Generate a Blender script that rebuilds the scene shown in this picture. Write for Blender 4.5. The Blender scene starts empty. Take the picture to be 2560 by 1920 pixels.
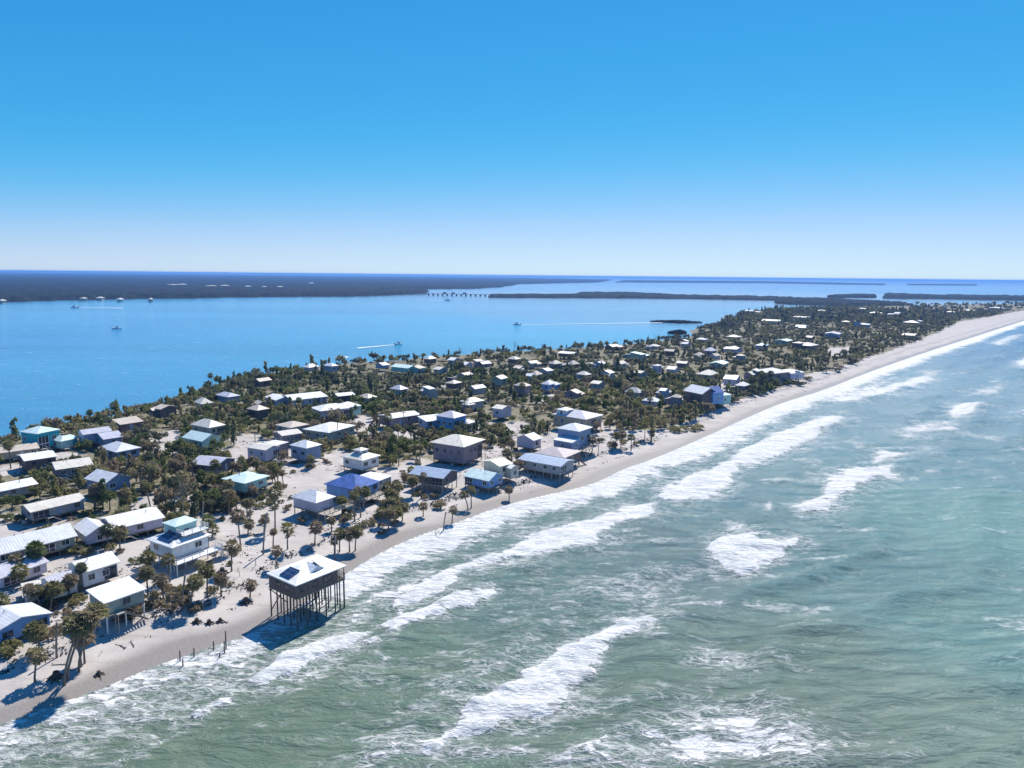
import bpy, math, random
import numpy as np
from mathutils import Matrix, Vector

# ------------------------------------------------------------------ camera, sky, sun, exposure
S = bpy.context.scene
C = S.collection
W_, H_, FPX = 2560.0, 1920.0, 1775.0
CAMZ, PITCH, ROLL = 60.0, math.radians(8.7), 0.0098
SUN_AZ, SUN_EL = math.radians(20.0), math.radians(50.0)      # azimuth measured from +Y towards +X
fw = np.array([0, math.cos(PITCH), -math.sin(PITCH)])
r0 = np.array([1.0, 0, 0]); u0 = np.array([0, math.sin(PITCH), math.cos(PITCH)])
rt = r0 * math.cos(ROLL) + u0 * math.sin(ROLL)
up = u0 * math.cos(ROLL) - r0 * math.sin(ROLL)
cam_d = bpy.data.cameras.new('camera'); cam = bpy.data.objects.new('camera', cam_d); C.objects.link(cam)
M = Matrix.Identity(4)
for i in range(3):
    M[i][0], M[i][1], M[i][2] = rt[i], up[i], -fw[i]
M[2][3] = CAMZ
cam.matrix_world = M
cam_d.sensor_fit = 'HORIZONTAL'; cam_d.sensor_width = 36.0; cam_d.lens = 36.0 * FPX / W_
cam_d.clip_start = 0.5; cam_d.clip_end = 300000
S.camera = cam
S.render.resolution_x, S.render.resolution_y = 1024, 768
S.view_settings.view_transform = 'Standard'; S.view_settings.look = 'None'
S.view_settings.exposure = 0.58; S.view_settings.gamma = 1.0
S.view_settings.use_curve_mapping = False
S.cycles.use_denoising = True
S.cycles.max_bounces = 5; S.cycles.volume_bounces = 0; S.cycles.caustics_reflective = False
S.cycles.sample_clamp_indirect = 6.0

world = bpy.data.worlds.new('World'); S.world = world; world.use_nodes = True
nt = world.node_tree; nt.nodes.clear()
sky = nt.nodes.new('ShaderNodeTexSky'); sky.sky_type = 'NISHITA'; sky.sun_disc = False
sky.sun_elevation = SUN_EL; sky.sun_rotation = SUN_AZ
sky.altitude = 0; sky.air_density = 0.7; sky.dust_density = 0.0; sky.ozone_density = 3.0
BG = 0.12
bg = nt.nodes.new('ShaderNodeBackground'); bg.inputs['Strength'].default_value = BG
wo = nt.nodes.new('ShaderNodeOutputWorld')
# the deep clear-air blue of the day: one colour curve for the whole sky
sep = nt.nodes.new('ShaderNodeSeparateColor'); com = nt.nodes.new('ShaderNodeCombineColor')
nt.links.new(sky.outputs[0], sep.inputs[0])
for i, (g, e) in enumerate(((0.66, 1.0), (0.485, 0.70), (0.625, 0.4))):
    a1 = nt.nodes.new('ShaderNodeMath'); a1.operation = 'MULTIPLY'; a1.inputs[1].default_value = BG
    a2 = nt.nodes.new('ShaderNodeMath'); a2.operation = 'POWER'; a2.inputs[1].default_value = e
    a3 = nt.nodes.new('ShaderNodeMath'); a3.operation = 'MULTIPLY'; a3.inputs[1].default_value = g / BG
    nt.links.new(sep.outputs[i], a1.inputs[0])
    if i == 0:      # red falls away quickly above the pale band at the horizon
        fc = nt.nodes.new('ShaderNodeFloatCurve'); cv = fc.mapping.curves[0]; fc.mapping.use_clip = False
        cv.points[0].location = (0, 0); cv.points[1].location = (2.0, 0.9)
        for xy in ((0.1, 0.022), (0.2, 0.045), (0.32, 0.095), (0.475, 0.26), (0.62, 0.42), (0.8, 0.54), (1.0, 0.62)): cv.points.new(*xy)
        fc.mapping.update(); nt.links.new(a1.outputs[0], fc.inputs['Value']); nt.links.new(fc.outputs[0], a2.inputs[0])
    else: nt.links.new(a1.outputs[0], a2.inputs[0])
    nt.links.new(a2.outputs[0], a3.inputs[0]); nt.links.new(a3.outputs[0], com.inputs[i])
nt.links.new(com.outputs[0], bg.inputs['Color']); nt.links.new(bg.outputs[0], wo.inputs['Surface'])

sun_d = bpy.data.lights.new('sun', 'SUN'); sun_d.energy = 4.4; sun_d.angle = math.radians(0.5)
sun_d.color = (1.0, 0.93, 0.83)
sun = bpy.data.objects.new('sun', sun_d); C.objects.link(sun)
sdir = Vector((math.sin(SUN_AZ) * math.cos(SUN_EL), math.cos(SUN_AZ) * math.cos(SUN_EL), math.sin(SUN_EL)))
sun.rotation_euler = sdir.to_track_quat('Z', 'Y').to_euler(); sun.location = sdir * 500

# ------------------------------------------------------------------ helpers
def at(px, py, z=0.0):
    """the place in the world that stands at this spot of the photograph, at height z"""
    v = fw + rt * ((px - W_ / 2) / FPX) + up * ((H_ / 2 - py) / FPX)
    q = v * ((z - CAMZ) / v[2])
    return np.array([q[0], q[1], z])

def vnoise(x, y, seed=0):
    x = np.asarray(x, float); y = np.asarray(y, float)
    xi = np.floor(x).astype(np.int64); yi = np.floor(y).astype(np.int64)
    fx = x - xi; fy = y - yi
    fx = fx * fx * (3 - 2 * fx); fy = fy * fy * (3 - 2 * fy)
    def h(a, b):
        n = (a * 374761393 + b * 668265263 + seed * 974634777) & 0xFFFFFFFF
        n = ((n ^ (n >> 13)) * 1274126177) & 0xFFFFFFFF
        return ((n ^ (n >> 16)) & 0xFFFF) / 65535.0
    return (h(xi, yi) * (1 - fx) + h(xi + 1, yi) * fx) * (1 - fy) + (h(xi, yi + 1) * (1 - fx) + h(xi + 1, yi + 1) * fx) * fy

def fbm(x, y, seed=0, o=4):
    s = 0.0; a = 0.5; t = 0.0
    for k in range(o):
        s = s + a * vnoise(x * 2 ** k, y * 2 ** k, seed + k * 17); t += a; a *= 0.5
    return s / t

def sm(a, b, x):
    t = np.clip((x - a) / (b - a), 0, 1); return t * t * (3 - 2 * t)

def poly_dist(P, pts):
    """distance to a polyline, and which side (positive = left of its direction)"""
    P = np.asarray(P, float); best = np.full(len(P), 1e18); side = np.ones(len(P))
    for a, b in zip(pts[:-1], pts[1:]):
        ab = b - a; L2 = ab @ ab
        t = np.clip(((P - a) @ ab) / L2, 0, 1)
        dv = P - (a + t[:, None] * ab); d2 = (dv * dv).sum(1)
        m = d2 < best
        cr = ab[0] * (P[:, 1] - a[1]) - ab[1] * (P[:, 0] - a[0])
        best = np.where(m, d2, best); side = np.where(m, np.where(cr >= 0, 1.0, -1.0), side)
    return np.sqrt(best), side

def in_poly(P, poly):
    x, y = P[:, 0], P[:, 1]; ins = np.zeros(len(P), bool)
    n = len(poly); j = n - 1
    for i in range(n):
        xi, yi = poly[i][:2]; xj, yj = poly[j][:2]
        c = ((yi > y) != (yj > y)) & (x < (xj - xi) * (y - yi) / (yj - yi + 1e-12) + xi)
        ins ^= c; j = i
    return ins

def poly_signed(P, poly):
    """positive inside, metres to the edge"""
    pts = [np.array(p[:2]) for p in poly]
    d, _ = poly_dist(P, pts + [pts[0]])
    return np.where(in_poly(P, poly), d, -d)

class MB:
    def __init__(s): s.v = []; s.f = []
    def add(s, vs, fs):
        o = len(s.v); s.v += [tuple(map(float, p)) for p in vs]; s.f += [tuple(i + o for i in f) for f in fs]; return s
    def box(s, x0, x1, y0, y1, z0, z1):
        return s.add([(x0, y0, z0), (x1, y0, z0), (x1, y1, z0), (x0, y1, z0), (x0, y0, z1), (x1, y0, z1), (x1, y1, z1), (x0, y1, z1)],
                     [(0, 3, 2, 1), (4, 5, 6, 7), (0, 1, 5, 4), (1, 2, 6, 5), (2, 3, 7, 6), (3, 0, 4, 7)])
    def slab(s, quad, th):
        """a sheet thickened downwards along its normal"""
        q = [np.array(p, float) for p in quad]; n = np.cross(q[1] - q[0], q[2] - q[0]); n /= np.linalg.norm(n)
        if n[2] < 0: q = q[::-1]; n = -n
        k = len(q); lo = [p - n * th for p in q]
        fs = [tuple(range(k)), tuple(range(2 * k - 1, k - 1, -1))]
        fs += [((i + 1) % k, i, k + i, k + (i + 1) % k) for i in range(k)]
        return s.add(q + lo, fs)
    def beam(s, p, q, w, h=None):
        p = np.array(p, float); q = np.array(q, float); d = q - p; d /= np.linalg.norm(d)
        h = h or w
        a = np.cross(d, [0, 0, 1.0])
        if np.linalg.norm(a) < 1e-3: a = np.array([1.0, 0, 0])
        a /= np.linalg.norm(a); b = np.cross(a, d)
        c = [(-w / 2, -h / 2), (w / 2, -h / 2), (w / 2, h / 2), (-w / 2, h / 2)]
        vs = [p + a * i + b * j for i, j in c] + [q + a * i + b * j for i, j in c]
        return s.add(vs, [(3, 2, 1, 0), (4, 5, 6, 7), (0, 1, 5, 4), (1, 2, 6, 5), (2, 3, 7, 6), (3, 0, 4, 7)])
    def tube(s, pts, rad, n=7, cap=True):
        pts = [np.array(p, float) for p in pts]; vs = []; fs = []
        for i, p in enumerate(pts):
            d = pts[min(i + 1, len(pts) - 1)] - pts[max(i - 1, 0)]; d /= np.linalg.norm(d)
            a = np.cross(d, [0.31, 0.95, 0.05]); a /= np.linalg.norm(a); b = np.cross(d, a)
            r = rad[i]
            vs += [p + r * (a * math.cos(2 * math.pi * k / n) + b * math.sin(2 * math.pi * k / n)) for k in range(n)]
        for i in range(len(pts) - 1):
            for k in range(n):
                fs.append((i * n + k, i * n + (k + 1) % n, (i + 1) * n + (k + 1) % n, (i + 1) * n + k))
        if cap: fs += [tuple(range(n - 1, -1, -1)), tuple(range(len(pts) * n - n, len(pts) * n))]
        return s.add(vs, fs)
    def mesh(s, name, mat, smooth=False):
        m = bpy.data.meshes.new(name); m.from_pydata(s.v, [], s.f); m.materials.append(MATS[mat]); m.validate(); m.update()
        if smooth: m.polygons.foreach_set('use_smooth', [True] * len(m.polygons))
        return m
    def build(s, name, mat, parent=None, smooth=False):
        return link(name, s.mesh(name, mat, smooth), parent)

def link(name, mesh, parent=None, loc=None, rot=None, scale=None):
    o = bpy.data.objects.new(name, mesh); C.objects.link(o)
    if parent is not None: o.parent = parent
    if loc is not None: o.location = [float(c) for c in loc]
    if rot is not None: o.rotation_euler = rot
    if scale is not None: o.scale = scale if hasattr(scale, '__len__') else (scale,) * 3
    return o

def tag(o, label=None, cat=None, group=None, kind=None):
    if label: o['label'] = label
    if cat: o['category'] = cat
    if group: o['group'] = group
    if kind: o['kind'] = kind
    return o

def np_mesh(name, V, Fq, mat, smooth=True):
    m = bpy.data.meshes.new(name); n = len(V); nf, k = Fq.shape
    m.vertices.add(n); m.vertices.foreach_set('co', np.ascontiguousarray(V, np.float32).ravel())
    m.loops.add(nf * k); m.loops.foreach_set('vertex_index', np.ascontiguousarray(Fq, np.int32).ravel())
    m.polygons.add(nf); m.polygons.foreach_set('loop_start', np.arange(0, nf * k, k, dtype=np.int32))
    m.materials.append(MATS[mat]); m.update(calc_edges=True)
    m.polygons.foreach_set('use_smooth', np.full(nf, smooth))
    return m

def attr_f(m, name, vals):
    a = m.attributes.new(name, 'FLOAT', 'POINT'); a.data.foreach_set('value', np.ascontiguousarray(vals, np.float32))
def attr_c(m, name, vals):
    a = m.attributes.new(name, 'FLOAT_COLOR', 'POINT')
    v = np.ones((len(vals), 4), np.float32); v[:, :3] = vals; a.data.foreach_set('color', v.ravel())

# ------------------------------------------------------------------ materials
MATS = {}
HAZE = 0.00009
class N:
    def __init__(s, name):
        s.m = bpy.data.materials.new(name); s.m.use_nodes = True; s.t = s.m.node_tree; s.t.nodes.clear()
        s.out = s.t.nodes.new('ShaderNodeOutputMaterial'); MATS[name] = s.m
    def n(s, typ, **kw):
        x = s.t.nodes.new('ShaderNode' + typ)
        for k, v in kw.items():
            if k in x.inputs: s.put(x.inputs[k], v)
            else: setattr(x, k, v)
        return x
    def put(s, sock, v):
        if isinstance(v, bpy.types.NodeSocket): s.t.links.new(v, sock)
        else: sock.default_value = v
    def math(s, op, a, b=None, c=None, clamp=False):
        x = s.t.nodes.new('ShaderNodeMath'); x.operation = op; x.use_clamp = clamp
        for i, v in enumerate((a, b, c)):
            if v is not None: s.put(x.inputs[i], v)
        return x.outputs[0]
    def step(s, v, a, b):
        x = s.t.nodes.new('ShaderNodeMapRange'); x.interpolation_type = 'SMOOTHSTEP'
        s.put(x.inputs[0], v); s.put(x.inputs[1], a); s.put(x.inputs[2], b); return x.outputs[0]
    def mix(s, f, a, b, mode='MIX'):
        x = s.t.nodes.new('ShaderNodeMix'); x.data_type = 'RGBA'; x.blend_type = mode
        s.put(x.inputs[0], f)
        s.put(x.inputs[6], a if isinstance(a, bpy.types.NodeSocket) else (*a, 1)); s.put(x.inputs[7], b if isinstance(b, bpy.types.NodeSocket) else (*b, 1))
        return x.outputs[2]
    def noise(s, vec, scale, detail=3, rough=0.55, dist=0.0):
        x = s.n('TexNoise', Scale=scale, Detail=detail, Roughness=rough, Distortion=dist)
        if vec is not None: s.put(x.inputs['Vector'], vec)
        return x.outputs['Fac']
    def mapping(s, vec, scale=(1, 1, 1), rot=(0, 0, 0)):
        x = s.n('Mapping'); x.inputs['Scale'].default_value = scale; x.inputs['Rotation'].default_value = rot
        s.put(x.inputs['Vector'], vec); return x.outputs[0]
    def pos(s): return s.n('NewGeometry').outputs['Position']
    def bsdf(s, col, rough=0.7, bump=None, strength=0.3, dist=0.05, spec=0.3, ior=1.45, metal=0.0):
        b = s.t.nodes.new('ShaderNodeBsdfPrincipled')
        s.put(b.inputs['Base Color'], col if isinstance(col, bpy.types.NodeSocket) else (*col, 1))
        s.put(b.inputs['Roughness'], rough); b.inputs['Specular IOR Level'].default_value = spec
        b.inputs['IOR'].default_value = ior; b.inputs['Metallic'].default_value = metal
        if bump is not None:
            bm = s.n('Bump'); bm.inputs['Strength'].default_value = strength; bm.inputs['Distance'].default_value = dist
            s.put(bm.inputs['Height'], bump); s.put(b.inputs['Normal'], bm.outputs[0])
        s.t.links.new(b.outputs[0], s.out.inputs['Surface']); return b

def plain(name, c, rough=0.7, var=0.25, scale=1.2, spec=0.3):
    k = N(name); p = k.pos(); nz = k.noise(p, scale, 5, 0.65); big = k.noise(p, scale * 0.22, 3)
    f = k.math('ADD', k.math('MULTIPLY', nz, 0.6), k.math('MULTIPLY', big, 0.4))
    f = k.step(f, 0.3, 0.72)
    lo = tuple(x * (1 - var) for x in c); hi = tuple(min(1, x * (1 + var * 0.45)) for x in c)
    k.bsdf(k.mix(f, lo, hi), rough, nz, 0.25, 0.02, spec)

def roofing(name, c, rough=0.5, var=0.26, seam=0.5):
    """sheet metal: seams run down the slope, streaks and stains along them"""
    k = N(name); tc = k.n('TexCoord').outputs['Object']
    st = k.noise(k.mapping(tc, (0.9, 0.9, 0.9)), 0.8, 5, 0.7); st2 = k.noise(k.mapping(tc, (6, 0.5, 0.5)), 0.9, 3)
    w = k.n('TexWave', wave_type='BANDS', bands_direction='X', Scale=0.62); k.put(w.inputs['Vector'], tc)
    f = k.step(k.math('ADD', k.math('MULTIPLY', st, 0.6), k.math('MULTIPLY', st2, 0.4)), 0.32, 0.66)
    lo = tuple(x * (1 - var) * q for x, q in zip(c, (0.97, 0.96, 0.93)))
    col = k.mix(f, lo, c)
    k.bsdf(col, rough, k.math('POWER', w.outputs['Fac'], 8.0), seam, 0.05, 0.4)

def leaf(name, c1, c2, c3, spread=0.6):
    """foliage: every leaf clump and every plant a little different"""
    k = N(name); p = k.pos(); oi = k.n('ObjectInfo').outputs['Random']
    nz = k.noise(p, 1.7, 4, 0.7); big = k.noise(p, 0.05, 2)
    col = k.mix(k.step(nz, 0.3, 0.7), c1, c2)
    r = k.math('ADD', k.math('MULTIPLY', oi, spread), k.math('MULTIPLY', big, 0.6))
    col = k.mix(k.step(r, 0.45, 1.0), col, c3)
    b = k.t.nodes.new('ShaderNodeBsdfDiffuse'); k.put(b.inputs[0], col)
    t = k.t.nodes.new('ShaderNodeBsdfTranslucent'); k.put(t.inputs[0], col)
    ms = k.t.nodes.new('ShaderNodeMixShader'); ms.inputs[0].default_value = 0.5
    k.t.links.new(b.outputs[0], ms.inputs[1]); k.t.links.new(t.outputs[0], ms.inputs[2]); k.t.links.new(ms.outputs[0], k.out.inputs['Surface'])

plain('white', (0.70, 0.70, 0.70)); plain('cream', (0.60, 0.55, 0.45)); plain('lilac', (0.50, 0.47, 0.56)); plain('bluegrey', (0.26, 0.33, 0.46))
plain('skyblue', (0.20, 0.36, 0.62)); plain('teal', (0.03, 0.36, 0.44)); plain('mint', (0.38, 0.60, 0.55)); plain('brown', (0.17, 0.12, 0.11)); plain('tan', (0.45, 0.37, 0.28))
plain('greygreen', (0.32, 0.36, 0.31)); plain('grey', (0.36, 0.36, 0.37)); plain('mauve', (0.26, 0.21, 0.24))
plain('wood', (0.23, 0.19, 0.15), var=0.4); plain('weathered', (0.42, 0.38, 0.33), var=0.3); plain('darkwood', (0.10, 0.085, 0.075), var=0.4); plain('redwood', (0.20, 0.07, 0.05), var=0.35)
plain('trim', (0.74, 0.74, 0.73), var=0.1); plain('concrete', (0.45, 0.43, 0.40))
roofing('roof_white', (0.80, 0.80, 0.79)); roofing('roof_cream', (0.70, 0.66, 0.58)); roofing('roof_lilac', (0.52, 0.52, 0.60)); roofing('roof_blue', (0.33, 0.42, 0.56))
roofing('roof_mint', (0.60, 0.76, 0.76)); roofing('roof_grey', (0.46, 0.46, 0.47)); roofing('roof_tan', (0.58, 0.50, 0.42)); roofing('roof_mauve', (0.42, 0.37, 0.38)); roofing('roof_silver', (0.66, 0.68, 0.72))
roofing('tarp_blue', (0.06, 0.15, 0.46), 0.75, 0.55, 0.2)
k = N('screen'); k.bsdf((0.035, 0.035, 0.038), 0.6)
k = N('glass'); k.bsdf((0.03, 0.045, 0.06), 0.08, spec=0.6)
k = N('solar'); tc = k.n('TexCoord').outputs['Object']
bt = k.n('TexBrick', offset=0.0, Scale=1.0); bt.inputs['Brick Width'].default_value = 1.0; bt.inputs['Row Height'].default_value = 1.6; bt.inputs['Mortar Size'].default_value = 0.03
bt.inputs['Color1'].default_value = (0.012, 0.03, 0.09, 1); bt.inputs['Color2'].default_value = (0.015, 0.035, 0.10, 1); bt.inputs['Mortar'].default_value = (0.16, 0.17, 0.2, 1); k.put(bt.inputs['Vector'], tc)
k.bsdf(bt.outputs[0], 0.12, spec=0.5)
plain('bark', (0.20, 0.17, 0.145), 0.9, 0.4, 3.0); plain('palm_bark', (0.22, 0.19, 0.16), 0.9, 0.4, 4.0); plain('deadwood', (0.26, 0.235, 0.21), 0.9, 0.35, 3.0); plain('wrack', (0.085, 0.07, 0.055), 0.95, 0.5, 2.0)
leaf('leaf_green', (0.085, 0.115, 0.045), (0.19, 0.225, 0.09), (0.26, 0.25, 0.125))
leaf('leaf_olive', (0.15, 0.15, 0.065), (0.30, 0.285, 0.125), (0.34, 0.30, 0.175))
leaf('leaf_dark', (0.06, 0.08, 0.052), (0.13, 0.155, 0.095), (0.20, 0.195, 0.125))
leaf('leaf_dry', (0.20, 0.16, 0.11), (0.35, 0.285, 0.20), (0.27, 0.235, 0.15))
leaf('leaf_palm', (0.13, 0.13, 0.062), (0.27, 0.255, 0.125), (0.29, 0.24, 0.15))
leaf('leaf_far', (0.07, 0.088, 0.055), (0.15, 0.165, 0.095), (0.21, 0.195, 0.13))

# sand: dry sand, litter under the plants, wet sand along the swash, wheel tracks and scattered wrack
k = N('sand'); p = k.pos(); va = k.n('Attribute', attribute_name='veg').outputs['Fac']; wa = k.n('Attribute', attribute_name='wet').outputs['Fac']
n1 = k.noise(p, 0.12, 5, 0.6); n2 = k.noise(p, 1.1, 5, 0.7); n3 = k.noise(p, 0.35, 6, 0.7, 0.6)
col = k.mix(k.step(n1, 0.3, 0.7), (0.40, 0.37, 0.345), (0.50, 0.465, 0.435))
col = k.mix(k.math('MULTIPLY', k.step(n2, 0.56, 0.78), 0.45), col, (0.24, 0.205, 0.18))
tide = k.noise(k.mapping(p, (0.07, 0.9, 1.0), (0, 0, math.radians(-50))), 0.55, 5, 0.65, 0.8)      # lines left by the tide and by feet and carts along the beach
col = k.mix(k.math('MULTIPLY', k.step(tide, 0.5, 0.72), 0.5), col, (0.285, 0.25, 0.22))
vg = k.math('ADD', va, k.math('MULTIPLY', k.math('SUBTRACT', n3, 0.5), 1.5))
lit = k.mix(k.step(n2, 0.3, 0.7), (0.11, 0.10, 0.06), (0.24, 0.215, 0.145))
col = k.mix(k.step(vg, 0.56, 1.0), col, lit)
col = k.mix(k.math('MULTIPLY', wa, k.step(k.math('ADD', n3, 0.25), 0.3, 0.6)), col, (0.25, 0.225, 0.205))
k.bsdf(col, k.math('SUBTRACT', 0.95, k.math('MULTIPLY', wa, 0.55)), k.math('ADD', n2, n1), 0.5, 0.25, 0.25)

k = N('mainland_ground'); p = k.pos(); k.bsdf(k.mix(k.noise(p, 0.01, 3), (0.06, 0.07, 0.04), (0.14, 0.13, 0.09)), 0.95)

# sea water: own turbid colour, painted sun glare, breaker foam, painted glitter, ripples as bump
ROTC = math.radians(-38)
k = N('water'); p = k.pos()
wc = k.n('Attribute', attribute_name='wcol').outputs['Color']; fo = k.n('Attribute', attribute_name='foam').outputs['Fac']; ra = k.n('Attribute', attribute_name='rip').outputs['Fac']
crest = k.mapping(p, (0.55, 1.25, 1.0), (0, 0, ROTC))
f1 = k.noise(crest, 0.45, 8, 0.68, 0.9); f2 = k.noise(crest, 0.09, 4, 0.6, 0.6)
warp = k.n('TexNoise', Scale=0.5, Detail=4.0); k.put(warp.inputs['Vector'], crest)
wv = k.n('VectorMath', operation='MULTIPLY_ADD'); k.put(wv.inputs[0], warp.outputs['Color']); wv.inputs[1].default_value = (3.0, 3.0, 0); k.put(wv.inputs[2], crest)
vo = k.n('TexVoronoi', feature='DISTANCE_TO_EDGE', Scale=0.55); k.put(vo.inputs['Vector'], wv.outputs[0])
vo2 = k.n('TexVoronoi', feature='DISTANCE_TO_EDGE', Scale=1.5); k.put(vo2.inputs['Vector'], wv.outputs[0])
lace = k.math('SUBTRACT', 1.0, k.step(vo.outputs['Distance'], 0.015, 0.16)); lace2 = k.math('SUBTRACT', 1.0, k.step(vo2.outputs['Distance'], 0.02, 0.2))
lace = k.math('MAXIMUM', lace, k.math('MULTIPLY', lace2, 0.6))
sol = k.math('ADD', k.math('MULTIPLY', fo, 1.42), k.math('ADD', k.math('MULTIPLY', k.math('SUBTRACT', f1, 0.5), 2.3), k.math('MULTIPLY', k.math('SUBTRACT', f2, 0.5), 1.3)))
solid = k.step(sol, 0.72, 0.98)
lac = k.math('MULTIPLY', k.math('MULTIPLY', lace, k.step(sol, 0.18, 0.75)), 0.62)
foam = k.math('MAXIMUM', solid, lac, clamp=True)
# stirred-up milkiness round the foam
wcol = k.mix(k.math('MULTIPLY', k.step(fo, 0.05, 0.9), 0.25), wc, (0.24, 0.31, 0.28))
big = k.noise(k.mapping(p, (0.25, 1.0, 1), (0, 0, math.radians(-8))), 0.035, 5, 0.6)
wcol = k.mix(k.math('MULTIPLY', k.math('SUBTRACT', 1.0, k.step(big, 0.35, 0.65)), 0.3), wcol, k.mix(1.0, wcol, (0.72, 0.8, 0.78), 'MULTIPLY'))
fine = k.noise(crest, 2.2, 5, 0.7)
col = k.mix(foam, wcol, k.mix(k.step(k.math('ADD', k.math('MULTIPLY', fine, .5), k.math('MULTIPLY', f1, .5)), 0.38, 0.62), (0.48, 0.51, 0.51), (0.80, 0.79, 0.77)))
rp = k.mapping(p, (0.35, 1.0, 1.0), (0, 0, math.radians(-10)))
r1 = k.noise(rp, 0.4, 7, 0.66, 0.4); r2 = k.noise(k.mapping(p, (0.5, 1, 1), (0, 0, ROTC)), 0.16, 4, 0.55, 0.4)
hgt = k.math('ADD', k.math('MULTIPLY', k.math('ADD', k.math('MULTIPLY', r1, 1.35), k.math('MULTIPLY', r2, 1.3)), ra), k.math('MULTIPLY', k.math('MULTIPLY', foam, k.math('ADD', 0.4, fine)), 0.3))
b = k.bsdf(col, k.math('ADD', 0.14, k.math('MULTIPLY', foam, 0.7)), hgt, 1.0, 1.0, 0.5, 1.333)

k = N('foam'); k.bsdf((0.8, 0.82, 0.82), 0.9)
k = N('haze'); pv = k.t.nodes.new('ShaderNodeVolumePrincipled'); pv.inputs['Color'].default_value = (0.20, 0.46, 1.0, 1); pv.inputs['Density'].default_value = HAZE; pv.inputs['Anisotropy'].default_value = 0.2
k.t.links.new(pv.outputs[0], k.out.inputs['Volume'])
k = N('canopy_far'); p = k.pos(); nz = k.noise(p, 0.03, 6, 0.7)
k.bsdf(k.mix(k.step(nz, 0.35, 0.65), (0.007, 0.012, 0.016), (0.020, 0.028, 0.030)), 0.95, nz, 1.0, 4.0, 0.1)
# ------------------------------------------------------------------ the island's outline
GULF_PX = [(0, 1811), (116, 1768), (203, 1741), (289, 1707), (376, 1669), (492, 1629), (610, 1592), (720, 1535), (800, 1478), (878, 1425), (960, 1376), (1040, 1341), (1110, 1318), (1248, 1266), (1370, 1236), (1440, 1222), (1500, 1203), (1560, 1171), (1620, 1153), (1760, 1094), (1870, 1043), (1955, 1007), (2056, 977), (2160, 935), (2264, 898), (2360, 866), (2430, 844), (2560, 802)]
BAY_PX = [(0, 1112), (60, 1085), (150, 1062), (290, 1040), (420, 1003), (520, 968), (600, 945), (740, 925), (850, 910), (960, 905), (1070, 893), (1157, 888), (1290, 880), (1400, 873), (1520, 868), (1660, 850), (1740, 842), (1720, 826), (1780, 815), (1810, 800), (1880, 783), (1990, 774), (2120, 769), (2300, 764), (2440, 762), (2560, 760)]
G = [at(*q)[:2] for q in GULF_PX]; B = [at(*q)[:2] for q in BAY_PX]
gd = (G[2] - G[0]) / np.linalg.norm(G[2] - G[0]); bd = (B[3] - B[0]) / np.linalg.norm(B[3] - B[0])
G = [G[0] - gd * 160, G[0] - gd * 60] + G; B = [B[0] - bd * 170, B[0] - bd * 70] + B
ge = (G[-1] - G[-2]) / np.linalg.norm(G[-1] - G[-2]); G += [G[-1] + ge * 900]; B += [B[-1] + ge * 500]
G = np.array(G); B = np.array(B)

def smooth_line(P, it=2):
    for _ in range(it):
        Q = [P[0]]
        for a, b in zip(P[:-1], P[1:]): Q += [0.75 * a + 0.25 * b, 0.25 * a + 0.75 * b]
        P = np.array(Q + [P[-1]])
    return P
G = smooth_line(G, 1); B = smooth_line(B, 1)

def shore(P):
    """metres inland of the gulf waterline (negative in the sea) and of the bay waterline"""
    d, s = poly_dist(P, G); d2, s2 = poly_dist(P, B)
    return d * s, -d2 * s2

def height(P):
    P = np.asarray(P, float); dg, db = shore(P)
    wob = (fbm(P[:, 0] * 0.05, P[:, 1] * 0.05, 5) - 0.5) * 9
    h = 0.075 * np.clip(dg, -30, 9) + 0.03 * np.clip(dg - 9, 0, 12) + 0.75 * sm(12.2, 13.8, dg + wob)
    h = h + (fbm(P[:, 0] * 0.09, P[:, 1] * 0.09, 9) - 0.5) * 0.9 * sm(14, 30, dg) + (fbm(P[:, 0] * 0.35, P[:, 1] * 0.35, 3, 3) - 0.5) * 0.22 * sm(3, 14, dg)
    bay = 0.16 * (db + (fbm(P[:, 0] * 0.04, P[:, 1] * 0.04, 21) - 0.5) * 14)
    return np.minimum(h, np.clip(bay, -2, 9))

def gz(x, y): return float(height(np.array([[x, y]]))[0])

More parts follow.
